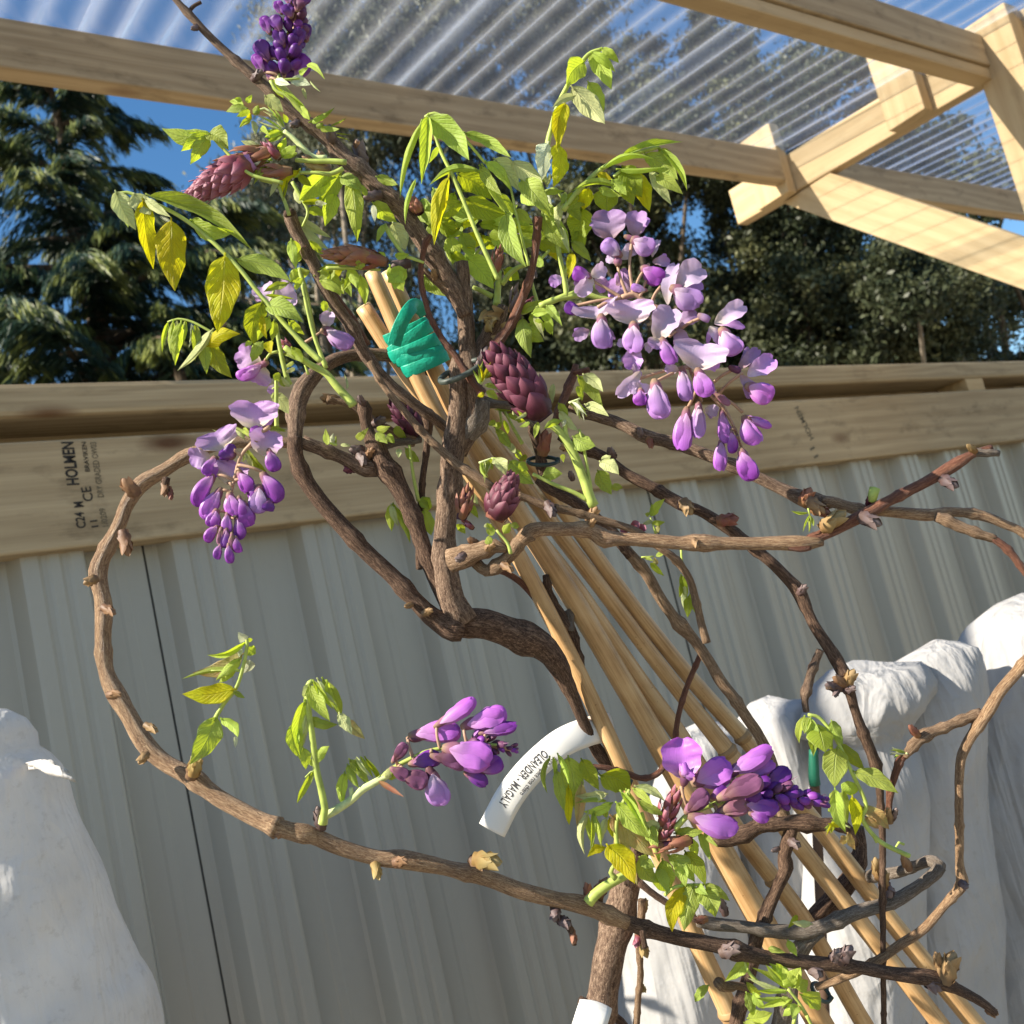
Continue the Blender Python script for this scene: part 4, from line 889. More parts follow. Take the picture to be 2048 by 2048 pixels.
B('bark', .61, .60, [(1690, 1376, 10), (1672, 1376, 8), (1656, 1372, 8)], 0.3, 0.01)
B('bark_dark', .672, .680, [(1092, 1150, 8), (1096, 1180, 9), (1109, 1212, 10), (1130, 1245, 13), (1142, 1262, 13), (1150, 1300, 12), (1162, 1350, 12), (1185, 1400, 12), (1205, 1450, 12), (1215, 1480, 10)], 0.25, 0.014, seed=3)
B('bark_grey', .672, .676, [(1142, 1262, 8), (1140, 1232, 9), (1136, 1220, 8)], 0.3, 0.01)
B('bark_red', .660, .668, [(985, 1134, 7), (1007, 1143, 7), (1035, 1160, 7), (1058, 1182, 7), (1078, 1205, 7)], 0.12, 0.03)
B('bark_red', .655, .665, [(1175, 1535, 7), (1188, 1534, 6), (1215, 1536, 6), (1254, 1547, 6.5), (1280, 1556, 6.5), (1302, 1554, 6.5), (1320, 1543, 6.5), (1329, 1528, 6), (1330, 1510, 5)], 0.1, 0.02)
# lower right tangle
B('bark_gold', .600, .640, [(2110, 1240, 11), (2075, 1292, 11), (2040, 1337, 12), (2000, 1384, 12), (1976, 1424, 13), (1950, 1462, 11), (1932, 1492, 11), (1920, 1529, 10), (1918, 1602, 9), (1919, 1674, 9), (1919, 1728, 9), (1924, 1766, 13), (1908, 1790, 10), (1891, 1808, 9), (1848, 1857, 10), (1801, 1889, 10), (1739, 1931, 10), (1674, 1960, 9), (1631, 1975, 8)], 0.10, 0.05, seed=14)
B('bark_tan', .615, .605, [(1962, 1428, 12), (1935, 1436, 11), (1910, 1446, 11), (1880, 1458, 10), (1855, 1468, 12), (1835, 1482, 12), (1820, 1500, 10), (1808, 1512, 9)], 0.26, 0.010, seed=15)
B('bark_red', .606, .612, [(1812, 1510, 7), (1801, 1520, 8), (1790, 1551, 8), (1783, 1574, 7), (1779, 1600, 7), (1776, 1640, 6)], 0.2, 0.018)
B('bark_grey', .640, .640, [(1395, 1841, 13), (1430, 1848, 14), (1475, 1852, 13), (1529, 1860, 13), (1568, 1863, 15), (1612, 1862, 16), (1650, 1852, 16), (1710, 1826, 15), (1783, 1804, 15), (1837, 1772, 14), (1872, 1745, 14), (1880, 1732, 14)], 0.16, 0.04, seed=16)
B('bark_grey', .645, .720, [(1880, 1734, 14), (1862, 1722, 13), (1830, 1732, 11), (1801, 1743, 12), (1760, 1750, 12), (1725, 1756, 13)], 0.14, 0.05, seed=17)
B('bark_dark', .735, .735, [(1715, 1655, 14), (1721, 1690, 14), (1716, 1722, 17), (1698, 1760, 20), (1665, 1800, 22), (1636, 1830, 21), (1610, 1860, 18)], 0.14, 0.05, seed=18)
B('bark_grey', .640, .66, [(1640, 1860, 14), (1618, 1878, 16), (1600, 1900, 17), (1588, 1935, 18), (1572, 2000, 20), (1560, 2060, 20)], 0.18, 0.04, foot=True, seed=19)
B('bark_dark', .640, .640, [(1425, 1674, 13), (1450, 1680, 15), (1489, 1668, 15), (1520, 1652, 15), (1560, 1648, 14), (1600, 1646, 18), (1640, 1650, 15), (1672, 1648, 14), (1700, 1662, 11), (1712, 1690, 10)], 0.22, 0.02, seed=20)
B('bark_dark', .640, .650, [(1583, 1655, 16), (1574, 1690, 15), (1569, 1712, 13), (1572, 1735, 14), (1558, 1768, 13), (1538, 1812, 14), (1522, 1852, 13), (1511, 1884, 15), (1505, 1928, 13), (1490, 1978, 14), (1478, 2020, 15), (1468, 2070, 15)], 0.16, 0.03, foot=True, seed=21)
B('bark_tan', .63, .64, [(1434, 1962, 9), (1448, 1973, 10), (1475, 1972, 8), (1490, 1975, 8)], 0.3, 0.01)
B('bark_dark', .650, .645, [(1279, 1765, 8), (1302, 1784, 8), (1326, 1801, 7), (1360, 1822, 7), (1398, 1842, 8)], 0.15, 0.03)
B('bark_tan', .690, .70, [(1284, 1800, 9), (1282, 1840, 8), (1276, 1873, 7), (1281, 1946, 7), (1276, 2000, 7), (1272, 2070, 8)], 0.22, 0.02)
B('bark_dark', .70, .71, [(1160, 2000, 9), (1230, 2035, 9), (1262, 2070, 10)], 0.2, 0.03)

# ---------------------------------------------------------------- buds and knots on the twigs
def knob(u, v, d, r, ang=90, ln=1.6, mat='scale_tan', n=5, name='bud'):
    """small scaly bud; ang = direction in the picture, degrees anticlockwise from right"""
    m = MB(); a = R(ang); du, dv = math.cos(a), -math.sin(a)
    p0 = P(u - du * r * 1.5, v - dv * r * 1.5, d + .004); p1 = P(u + du * r * ln, v + dv * r * ln, d - 0.001)
    W = 2 * r * d / FPX; pod(m, p0, p1, W, 0.9, prof=lambda t: (0.35 + t) ** .5 * (1 - t) ** .55 / .8, nv=7, sides=9)
    axn = unit(p1 - p0); L = np.linalg.norm(p1 - p0); f = unit(EYE - p0); s = np.cross(axn, f)
    for i in range(n):
        q = i * 2.4; o = f * math.cos(q) + s * math.sin(q); b = p0 + axn * L * (0.02 + 0.10 * i) + o * W * 0.40
        blade(m, b, b + axn * L * 0.62 + o * W * 0.10, W * 0.95, n=o, shape='scale', cup=-0.5, nu=3, nv=6)
    return m.build(name, M[mat], wis)
for a in [(392, 55, .585, 7, 200, 1.6, 'scale_grey'), (516, 150, .588, 10, 50, 1.4, 'scale_grey'), (662, 268, .590, 11, 95, 1.8, 'scale_grey'), (722, 310, .605, 14, 105, 2.4, 'scale_grey'),
          (715, 296, .604, 8, 100, 2.0, 'scale_tan'), (744, 392, .592, 12, 190, 1.5, 'scale_grey'), (590, 248, .592, 9, 210, 1.3, 'scale_grey'), (800, 530, .60, 13, 190, 1.4, 'scale_grey'), (868, 548, .60, 7, 100, 1.6, 'scale_tan'),
          (968, 712, .600, 12, 70, 1.7, 'scale_grey'), (1035, 642, .60, 9, 60, 1.8, 'scale_grey'), (1068, 548, .60, 8, 300, 1.2, 'scale_grey'), (958, 735, .60, 10, 100, 1.5, 'scale_grey'),
          (260, 975, .57, 15, 130, 1.6, 'scale_tan'), (330, 972, .57, 9, 265, 2.4, 'scale_tan'), (340, 985, .57, 7, 280, 2.2, 'c_brown'), (250, 1082, .57, 14, 280, 2.2, 'scale_tan'), (180, 1162, .567, 11, 200, 1.3, 'scale_tan'), (220, 1222, .562, 11, 330, 1.2, 'scale_tan'),
          (233, 1388, .562, 11, 10, 0.9, 'scale_tan'), (302, 1456, .563, 9, 330, 1.8, 'scale_tan'), (286, 1516, .562, 10, 230, 1.5, 'scale_tan'), (390, 1533, .562, 16, 70, 1.2, 'scale_tan'), (560, 1664, .558, 11, 250, 1.3, 'scale_tan'),
          (640, 1640, .562, 13, 100, 2.2, 'scale_grey'), (752, 1735, .566, 11, 280, 2.3, 'husk'), (806, 1722, .562, 12, 10, 0.8, 'scale_tan'), (955, 1726, .574, 12, 330, 1.6, 'scale_tan'), (975, 1722, .572, 19, 350, 1.5, 'husk'),
          (1196, 1790, .60, 15, 60, 2.6, 'scale_tan'), (1180, 1795, .597, 12, 105, 2.6, 'c_brown'), (1110, 1832, .588, 12, 260, 1.0, 'scale_grey'), (1132, 1846, .588, 12, 330, 1.0, 'scale_grey'), (1145, 1868, .590, 8, 285, 2.6, 'c_brown'),
          (1462, 1899, .600, 15, 20, 1.3, 'scale_grey'), (1672, 1912, .612, 13, 60, 1.3, 'scale_grey'), (1692, 1908, .61, 15, 50, 1.4, 'scale_grey'), (1632, 1944, .61, 13, 320, 1.3, 'scale_grey'), (1862, 1966, .62, 15, 320, 1.8, 'scale_grey'),
          (1880, 1928, .62, 12, 110, 2.2, 'scale_tan'), (1898, 1935, .618, 20, 70, 1.7, 'scale_tan'), (1985, 2024, .63, 10, 330, 1.3, 'scale_tan'),
          (1282, 1885, .692, 11, 290, 3.0, 'husk'), (1275, 1880, .688, 8, 250, 2.0, 'c_pink'), (1289, 1812, .70, 8, 80, 2.0, 'husk'), (1285, 1975, .70, 6, 300, 2.0, 'husk'),
          (1614, 992, .585, 14, 60, 1.3, 'c_brown'), (1632, 1012, .580, 14, 320, 1.7, 'scale_tan'), (1640, 1022, .583, 12, 345, 1.8, 'c_brown'), (1662, 1045, .575, 17, 35, 2.2, 'husk'), (1738, 1040, .572, 15, 335, 1.8, 'scale_grey'), (1898, 965, .570, 13, 330, 1.6, 'scale_grey'),
          (1740, 1002, .58, 9, 80, 1.5, 'c_maroon'), (1942, 896, .568, 8, 140, 1.4, 'husk'), (1455, 1040, .62, 14, 5, 1.6, 'c_brown'), (1376, 1018, .612, 14, 300, 1.0, 'scale_tan'), (1362, 1006, .625, 8, 80, 1.3, 'scale_grey'), (1606, 1178, .61, 9, 50, 1.3, 'scale_grey'),
          (1282, 868, .615, 9, 120, 1.4, 'scale_grey'), (1300, 885, .612, 8, 290, 1.6, 'c_brown'), (1184, 1046, .567, 8, 60, 1.3, 'scale_tan'), (1392, 1088, .567, 8, 300, 1.0, 'scale_tan'), (1102, 1020, .582, 12, 300, 1.3, 'scale_grey'),
          (1680, 1362, .60, 12, 150, 1.4, 'scale_tan'), (1666, 1372, .60, 11, 170, 1.5, 'scale_grey'), (1700, 1356, .60, 13, 60, 1.5, 'husk'), (1700, 1378, .60, 9, 20, 1.4, 'scale_grey'), (1672, 1384, .6, 8, 260, 1.4, 'scale_grey'),
          (1778, 1632, .60, 9, 100, 2.0, 'scale_tan'), (1788, 1630, .60, 7, 70, 2.2, 'scale_grey'), (1755, 1740, .63, 12, 100, 2.2, 'husk'), (1768, 1762, .63, 11, 80, 2.0, 'husk'), (1775, 1782, .635, 14, 300, 1.2, 'scale_grey'), (1812, 1726, .63, 10, 120, 1.8, 'scale_tan'), (1930, 1772, .60, 9, 320, 0.9, 'scale_grey'),
          (662, 798, .64, 11, 170, 2.0, 'scale_tan'), (712, 900, .63, 11, 180, 1.3, 'scale_grey'), (725, 918, .628, 12, 300, 1.2, 'scale_grey'), (700, 938, .63, 10, 190, 1.4, 'c_maroon'), (740, 905, .628, 9, 60, 1.3, 'scale_tan'), (760, 842, .64, 11, 30, 1.2, 'scale_grey'), (722, 800, .628, 8, 120, 1.4, 'scale_grey'),
          (944, 1082, .578, 9, 150, 1.2, 'scale_tan'), (918, 1118, .565, 10, 220, .8, 'scale_grey'), (978, 1095, .570, 9, 40, 1.6, 'scale_tan'), (1015, 1135, .57, 9, 330, 1.6, 'scale_tan'), (815, 1212, .612, 7, 200, 1.0, 'scale_tan'), (858, 1222, .61, 9, 30, 0.9, 'scale_tan'),
          (1828, 1462, .602, 9, 130, 1.8, 'c_brown'), (1400, 1840, .628, 9, 190, 1.3, 'c_brown'), (1446, 1815, .63, 10, 110, 2.4, 'scale_grey'), (1590, 1688, .63, 10, 330, 1.3, 'scale_grey'), (1550, 1700, .63, 6, 200, 1.4, 'scale_grey'), (1368, 1251, .642, 8, 60, 1.0, 'scale_tan'),
          (1142, 950, .63, 7, 110, 1.3, 'scale_grey'), (1222, 904, .64, 9, 120, 1.2, 'scale_grey'), (1134, 893, .630, 11, 190, 1.4, 'scale_tan'), (1088, 890, .636, 14, 80, 2.2, 'c_brown'), (1186, 1028, .62, 12, 60, 1.4, 'scale_tan')]:
    knob(*a)
for pts in ([(1106, 1808, 8), (1112, 1832, 8), (1134, 1848, 8), (1146, 1872, 6), (1149, 1890, 5)], [(333, 955, 8), (331, 975, 7), (342, 990, 6)], [(750, 1722, 8), (754, 1740, 8)], [(375, 26, 5), (388, 12, 4), (402, 4, 4)], [(1284, 1862, 6), (1290, 1895, 6)], [(246, 1070, 8), (252, 1095, 9)], [(578, 421, 12), (581, 430, 14)]):
    B('bark_dark', .592 if pts[0][1] > 1700 and pts[0][0] > 1000 and pts[0][0] < 1200 else .572 if pts[0][0] < 770 and pts[0][1] > 900 else .588, None, pts, rough=.15, nodes=0, name='twig_stub')
# papery husks in the middle of the tangle
rh = random.Random(4)
for i in range(11):
    u, v = 968 + rh.random() * 42, 620 + rh.random() * 70; a = rh.random() * 6.28
    m = MB(); blade(m, P(u, v, .616), P(u + 26 * math.cos(a), v + 24 * math.sin(a), .606), 17 * .6 / FPX, shape='oval', cup=0.5, arch=0.2, nu=3, nv=6, roll=rh.random() - .5); m.build('papery_husk', M['husk'], wis)

# ---------------------------------------------------------------- bracted cones (closed flower clusters)
def cone(tip, base, wpx, d, mat, n=46, open_=0.12, core='calyx', pf=None, name='flower_bud_cone', lenf=0.34, hair=0, dtip=0.0, label=None, bw=0.60):
    root = MB(); p1 = P(*tip, d + dtip); p0 = P(*base, d); L = np.linalg.norm(p1 - p0); a = unit(p1 - p0); W = wpx * d / FPX
    f = unit(EYE - p0); f = unit(f - a * a.dot(f)); s = np.cross(a, f)
    pf = pf or (lambda t: (0.10 + t) ** 0.42 * (1.02 - t) ** 0.55 / 0.72)
    pod(root, p0, p0 + a * L * 0.97, W * 0.80, 1.0, prof=lambda t: pf(t) * (1 if t < .98 else .3), nv=12, mat=1)
    rg = random.Random(int(tip[0]))
    for i in range(n):
        t = 0.02 + 0.93 * (i / n) ** 0.92 + rg.uniform(-.012, .012); q = i * 2.39996 + rg.uniform(-.22, .22); o = f * math.cos(q) + s * math.sin(q)
        r = W * 0.5 * pf(t) * 0.86; l = L * lenf * (1.05 - 0.55 * t) * (0.85 + 0.3 * rg.random())
        t2 = min(1.0, t + l / L); r2 = W * 0.5 * pf(min(0.99, t2)) * (0.92 + open_)
        b = p0 + a * L * t + o * r; e = p0 + a * (L * t + l) + o * r2 + s * l * 0.06 * (rg.random() - .5)
        blade(root, b, e, W * bw * (1.02 - 0.55 * t) * rg.uniform(.8, 1.15), n=o, shape='scale', cup=-0.5, arch=0.16, fold=-0.22, curl=-0.10 - 0.16 * rg.random(), nu=4, nv=10, ph=i, wave=.06)
    for i in range(hair):
        t = rg.random(); q = rg.random() * 6.28; o = f * math.cos(q) + s * math.sin(q); b = p0 + a * L * t + o * W * .5 * pf(t)
        tube(root, [[*b, .00016], [*(b + (o * .5 + a * .8) * L * .05), .00012], [*(b + (o * .6 + a * 1.6) * L * .07), .00006]], sides=4, step=.003)
    return root.build(name, [M[mat], M[core]], wis, label=label)
def buds(axis, d, n, ln, wpx, mats, open_=55, name='bud_cluster', taper=.6, seed=1):
    """crowded stalked buds round an axis (u, v) from base to tip"""
    m = MB(); rg = random.Random(seed); s = spline([[*P(u, v, d), 0] for u, v in axis], .002)[:, :3]; L = len(s)
    tube(m, [[*q, .0013] for q in s[::4]], sides=6)
    for i in range(n):
        t = (i + .5) / n; k = min(L - 2, int(t * (L - 1))); p = s[k]; a = unit(s[k + 1] - s[max(0, k - 1)]); f = unit(EYE - p); f = unit(f - a * a.dot(f)); sd = np.cross(a, f)
        q = i * 2.39996 + rg.uniform(-.3, .3); o = f * math.cos(q) + sd * math.sin(q); sc = (1 - taper * t) * rg.uniform(.8, 1.15) * d / FPX
        th = R(open_ * (1 - .55 * t) + rg.uniform(-10, 10)); dr = a * math.cos(th) + o * math.sin(th); st = p + dr * ln * sc * .35
        tube(m, [[*p, .0006], [*st, .0008]], sides=5); e = st + dr * ln * sc
        pod(m, st, e, wpx * sc, .8, n=o, bend=rg.uniform(-.08, .08), mat=2 + rg.randrange(len(mats)), nv=9, sides=10, ridge=.1)
        pod(m, st - dr * ln * sc * .06, st + dr * ln * sc * rg.uniform(.4, .75), wpx * sc * .86, .9, mat=1, nv=6, sides=9, prof=lambda t: (t + .06) ** .5 * (1.1 - t) ** .25 / .95)
        if rg.random() < .5: blade(m, st, st + (dr + o * .5) * ln * sc * rg.uniform(.7, 1.1), wpx * sc * .4, n=o, shape='leaf', nu=2, nv=5, curl=.2, mat=1)
    return m.build(name, [M['pedicel'], M['c_mauve']] + [M[x] for x in mats], wis)
cone((380, 394), (505, 322), 70, .560, 'c_pink', 60, 0.05, 'violet', lenf=0.30, hair=60, label='rosy scaly flower cone tinged violet')
cone((440, 330), (548, 300), 42, .566, 'c_brown', 16, 0.15, 'calyx', lenf=0.5, hair=10)
cone((520, 345), (585, 342), 34, .564, 'c_brown', 12, 0.2, 'scale_tan', lenf=0.6, hair=8)
cone((530, 285), (560, 318), 26, .565, 'c_pink', 8, 0.1, 'calyx', lenf=0.6)
cone((651, 509), (742, 512), 42, .585, 'c_brown', 26, 0.06, 'calyx', lenf=0.4, hair=20)
cone((690, 505), (775, 525), 40, .588, 'c_brown', 14, 0.22, 'scale_tan', lenf=0.6, hair=10)
cone((986, 704), (1092, 836), 88, .585, 'c_maroon', 44, 0.14, 'c_dark', lenf=0.34, hair=8, pf=lambda t: (0.12 + t) ** 0.5 * (1.04 - t) ** 0.42 / 0.74, label='deep maroon scaly flower cone')
cone((1022, 958), (988, 1040), 72, .560, 'c_maroon', 40, 0.10, 'c_pink', lenf=0.5, hair=10, pf=lambda t: (0.25 + t) ** 0.5 * (1.04 - t) ** 0.55 / 0.80)
cone((786, 806), (842, 868), 56, .650, 'c_dark', 26, 0.08, 'c_dark', lenf=0.4)
cone((936, 980), (922, 1040), 34, .60, 'c_brown', 14, 0.15, 'c_dark', lenf=0.6, pf=lambda t: (0.25 + t) ** 0.4 * (1.04 - t) ** 0.5 / 0.8)
cone((925, 1040), (948, 1058), 16, .60, 'c_pink', 6, 0.15, 'c_maroon', lenf=0.6)
cone((822, 398), (842, 428), 36, .60, 'c_brown', 10, 0.1, 'c_maroon', lenf=0.6)
cone((998, 500), (992, 545), 24, .61, 'c_brown', 9, 0.35, 'husk', lenf=0.7)
cone((1036, 575), (1020, 625), 22, .61, 'scale_grey', 8, 0.2, 'husk', lenf=0.7)
cone((1064, 600), (1030, 618), 20, .60, 'c_maroon', 8, 0.1, 'c_maroon', lenf=0.6)
cone((640, 312), (655, 345), 34, .578, 'scale_tan', 9, 0.2, 'husk', lenf=0.8)
cone((612, 316), (636, 332), 26, .575, 'scale_tan', 6, 0.2, 'husk', lenf=0.8)
cone((625, 330), (660, 345), 34, .572, 'husk', 8, 0.1, 'scale_tan', lenf=0.9)

# ---------------------------------------------------------------- leaves
lr = random.Random(77)
def spray(d, stalks, leaves, T=(0, 0, 1), dz=0.012, fuzzy=False, label=None):
    """one compound leaf or shoot: stalks [(r_px, [(u,v),...])], leaves text 'bu bv tu tv width colour [roll bend dz]' per line"""
    ox, oy, sc = T; m = MB()
    for st in stalks:
        r, pts = st[0], st[1]; dd = st[2] if len(st) > 2 else 0
        pxtube(m, [(ox + u / sc, oy + v / sc, r * .85 * (1.15 - 0.35 * i / max(1, len(pts) - 1))) for i, (u, v) in enumerate(pts)], d + dd, sides=8, rough=0.05, step=0.002)
    if not stalks: pxtube(m, [(ox + leaves_first(leaves)[0] / sc, oy + leaves_first(leaves)[1] / sc, 2), (ox + leaves_first(leaves)[0] / sc + 3, oy + leaves_first(leaves)[1] / sc + 2, 2)], d, sides=6)
    part_ = m.build('leaf_spray', M['rach_pale' if fuzzy else 'rach'], wis, label=label)
    for ln in leaves.strip().split('\n'):
        q = ln.split()
        if not q: continue
        bu, bv, tu, tv, wd = (float(x) for x in q[:5]); c = q[5]
        bu, tu = ox + bu / sc, ox + tu / sc; bv, tv = oy + bv / sc, oy + tv / sc; wd = wd / sc
        roll = R(float(q[6])) if len(q) > 6 else R(lr.uniform(-24, 24)); bend = float(q[7]) if len(q) > 7 else lr.uniform(-.06, .06)
        zo = float(q[8]) if len(q) > 8 else lr.uniform(-dz, dz) * 0.5
        lp = math.hypot(tu - bu, tv - bv); small = lp < 34 or wd < 15
        mm = MB(); p0 = P(bu, bv, d + zo * .4); p1 = P(tu, tv, d + zo + lr.uniform(-.006, .006))
        L = np.linalg.norm(p1 - p0)
        fold = lr.choice((-1, 1)) * lr.uniform(0.12, 0.45)
        if wd / max(lp, 1) < 0.3: fold = lr.choice((-1, 1)) * lr.uniform(.6, 1.1)
        blade(mm, p0, p1, wd * d / FPX / max(0.45, math.cos(roll)) * 1.26, roll=roll, shape='leaf', fold=fold, arch=lr.uniform(-.10, .16), cup=lr.uniform(-.1, .25),
              bend=bend, wave=lr.uniform(.08, .24), curl=lr.uniform(-.12, .12), nu=3 if small else 6, nv=8 if small else 18, ph=lr.random() * 6)
        if not small and zo is not None:    # short stalk of the leaflet
            a = unit(p1 - p0); tube(mm, [[*(p0 - a * L * .05), .0005], [*(p0 + a * L * .08), .0004]], sides=5)
        o = mm.build('leaflet', LM[c], part_)
    return part_
def leaves_first(t):
    return [float(x) for x in t.strip().split('\n')[0].split()[:2]]
def tuft(d, node, ang, fan, n, ln, wd, c='l', name='leaf_spray', stalk=None, cs=None):
    """young folded leaf: a fan of narrow leaflets from one node"""
    L = []
    for i in range(n):
        f = i / max(1, n - 1) - .5; a = R(ang + fan * f + lr.uniform(-5, 5)); l = ln * (1 - .35 * abs(f)) * lr.uniform(.85, 1.1)
        s_ = node if not stalk else (node[0] + (stalk[0] - node[0]) * (.5 - f) * .8, node[1] + (stalk[1] - node[1]) * (.5 - f) * .8)
        L.append('%f %f %f %f %f %s %f %f' % (s_[0], s_[1], s_[0] + l * math.cos(a), s_[1] - l * math.sin(a), wd * lr.uniform(.8, 1.2), (cs or c)[i % len(cs or c)], lr.uniform(-35, 35), lr.uniform(-.10, .10)))
    return spray(d, [(2.5, [node, stalk])] if stalk else [], '\n'.join(L), fuzzy=True)

T1 = (0, 0, 2.76); T5 = (500, 0, 2.76); T8 = (780, 200, 4.83); TA = (330, 130, 4.83); T3 = (1050, 80, 5.52); TB = (300, 550, 4.83); TC = (900, 600, 4.83); TD = (360, 1240, 4.83); TE = (1060, 1480, 4.83); TF = (1348, 1348, 2.76); TG = (1000, 1348, 2.76); TH = (500, 600, 2.76); TI = (1000, 600, 2.76)

# long leaf reaching left, hanging yellow leaflets
spray(.545, [(5, [(1772, 1993), (1600, 1820), (1430, 1620), (1320, 1480), (1180, 1340), (1060, 1240), (950, 1170), (800, 1100), (700, 1062), (640, 1075)])], '''
640 1060 750 1260 120 p 10 .05 -.006
640 1075 700 1255 80 l -30
740 1070 830 1185 130 p 30 -.05 -.008
790 1110 852 1480 120 y 20 .05
945 1220 966 1605 188 y 8 .02 -.004
1240 1415 1200 1838 212 y -6 -.02 -.004
830 1082 1378 1338 120 g 25 -.10 -.006
1060 1215 1300 1270 110 l -20 .1
800 1095 945 1200 60 p 0
1310 1430 1600 1540 120 g 20 -.10
''', T1)
spray(.555, [(4, [(1560, 1010), (1380, 960), (1250, 840), (1160, 745)])], '''
1160 745 905 720 110 l -20 -.14
1165 745 965 778 60 l
1150 745 1000 835 80 l 10
1150 750 1050 908 88 l 10 .02 -.004
1155 755 1085 882 78 g -15
1150 740 1262 828 120 g 20 -.1
''', T1)
# tangle of young leaves at the top of the main stem
spray(.575, [(3, [(870, 460), (960, 420), (1040, 470)]), (7, [(1560, 900), (1480, 900), (1400, 870), (1260, 730), (1150, 640)])], '''
760 400 600 335 90 l
790 420 585 450 95 g
820 440 690 500 70 l
830 470 720 590 70 y 20
830 520 720 612 60 l
850 540 870 682 70 p
790 360 845 282 70 l
740 350 673 322 60 l
860 480 905 385 80 g
1150 640 870 540 40 p
1140 630 900 500 40 g
1140 610 940 440 40 p
1130 600 1000 400 44 l
1150 600 1050 420 40 l
1140 640 910 640 50 l
1110 640 960 700 80 l
1140 660 980 750 70 g
970 300 1150 455 150 p 10
1180 560 1140 470 60 g
930 600 1000 690 60 l
''', TA, dz=.02, fuzzy=True)
spray(.583, [(4, [(1020, 150), (1080, 250), (1180, 300), (1280, 400), (1400, 500)]), (3, [(1060, 150), (1300, 130)])], '''
1030 150 1150 320 90 g
1060 160 1255 295 70 p
1070 180 1100 290 80 l
1150 260 1410 490 90 l -10 -.08
1180 280 1420 545 70 g
1290 400 1420 540 90 l
1060 150 1210 190 90 w
1210 150 1408 200 120 w 10 -.1
1330 220 1366 338 44 p
1400 150 1505 268 36 p
1370 0 1535 132 70 l 0 -.1
1300 90 1380 20 60 l
1400 550 1640 412 80 g 10
1420 560 1570 490 60 l
1600 590 1755 508 30 g
1540 600 1690 620 60 g
1500 610 1600 640 70 l
1460 600 1530 560 60 g
1650 655 1800 675 18 d
1660 690 1790 735 14 d
''', TA, dz=.02)
spray(.568, [(6, [(1750, 940), (1630, 930), (1450, 930), (1260, 920)]), (5, [(1720, 1000), (1600, 1050), (1450, 1040), (1300, 1040)]), (4, [(1200, 1450), (1160, 1330), (1130, 1260), (1080, 1160), (920, 1110)])], '''
1090 860 1170 700 110 l
1130 890 1275 770 120 l
1140 890 1280 850 80 g
1290 1020 1125 1262 100 y 15 .22
1040 920 850 872 50 l
1000 940 770 1065 80 g
990 950 780 1130 70 l
980 980 850 1168 66 g
1290 1070 1415 1170 90 d
920 800 735 735 80 p
1080 1120 1010 1275 60 p
1180 1110 1130 1320 40 d
1230 1090 1300 1010 70 l
1000 900 880 900 40 g
''', TA, dz=.02)
spray(.598, [(4, [(1230, 1130), (1320, 1290), (1380, 1420), (1330, 1560)])], '''
1560 1050 1310 1310 250 l 15
1700 1040 1480 1350 200 g 10
1640 1250 1540 1560 180 l 10
1800 1100 1856 1712 215 l 5 .0 -.004
1700 1080 1930 1220 150 g
1330 1330 1560 1330 70 d
1380 1400 1560 1450 110 g
1280 1470 1610 1665 110 p 10 .04
1290 1500 1575 1790 150 p 20 .05
1400 1700 1550 1835 80 l
1220 1690 1270 1980 110 l
1310 1340 1250 1180 60 p
1450 1330 1565 1340 60 w
''', TA, dz=.02)
spray(.605, [(5, [(1650, 1480), (1690, 1620), (1750, 1900), (1800, 2010)])], '''
1605 1550 1712 1490 90 l
1640 1450 1600 1330 80 l
1640 1400 1610 1320 60 g
1740 1520 1932 1470 80 g
1760 1500 1870 1560 70 l
1830 1530 1900 1620 70 l
1890 1540 1940 1640 60 g
1785 1660 1795 1730 50 l
''', T1)
spray(.59, [(5, [(740, 1240), (800, 1340), (860, 1420)]), (4, [(420, 1480), (560, 1480), (720, 1490)]), (4, [(850, 1410), (960, 1450)])], '''
680 1120 815 1228 100 l
680 1130 690 1232 40 w
745 1240 700 1335 44 g
790 1230 860 1382 115 p 10
700 975 812 1020 60 g
640 1080 620 1020 40 g
560 1480 520 1600 50 l
590 1480 640 1400 60 l
470 1480 380 1560 90 g
500 1470 440 1540 60 y
540 1480 590 1590 70 l
440 1500 500 1640 80 g
820 1480 800 1600 90 l
860 1490 760 1560 110 l
700 1400 760 1450 70 l
800 1410 880 1400 50 l
610 1520 640 1680 70 l
''', T5, dz=.02)
# big drooping spray in the centre
spray(.572, [(5, [(1040, 1730), (990, 1620), (840, 1290), (700, 950), (600, 720), (480, 470), (400, 200)]), (4, [(340, 170), (430, 130), (600, 220), (720, 370), (920, 610)]), (3, [(1340, 1600), (1290, 1400), (1220, 1100), (1150, 800), (1060, 660), (920, 610)])], '''
375 170 772 602 270 g 12 -.07 -.010
365 165 320 852 175 l -15 -.03 -.008
300 220 80 930 90 l -20 .06
250 760 152 1182 70 l 0 .06
470 460 380 610 66 l
860 680 380 825 120 g 10 .14
565 750 430 1400 190 y 20 .05 .004
680 980 470 1170 190 d 15 .1 .01
660 720 990 960 250 d 10 -.1 .008
740 960 1130 1110 240 d -10 .08 .008
730 320 1180 590 140 g 20 -.08 -.004
1010 570 1255 870 210 p 15 -.05
1180 595 1500 905 190 p 10 -.06 -.004
1270 780 1545 1120 240 g 10 -.03 -.002
870 640 1085 925 130 g 0 .04
930 600 1160 865 130 l 0 -.1 -.006
900 640 1235 1190 100 l 15 .06 -.006
1060 900 1235 1140 90 g
1125 1100 1320 1620 220 g -10 .08 -.004
1220 1060 1380 1200 110 g
''', T8, dz=.02)
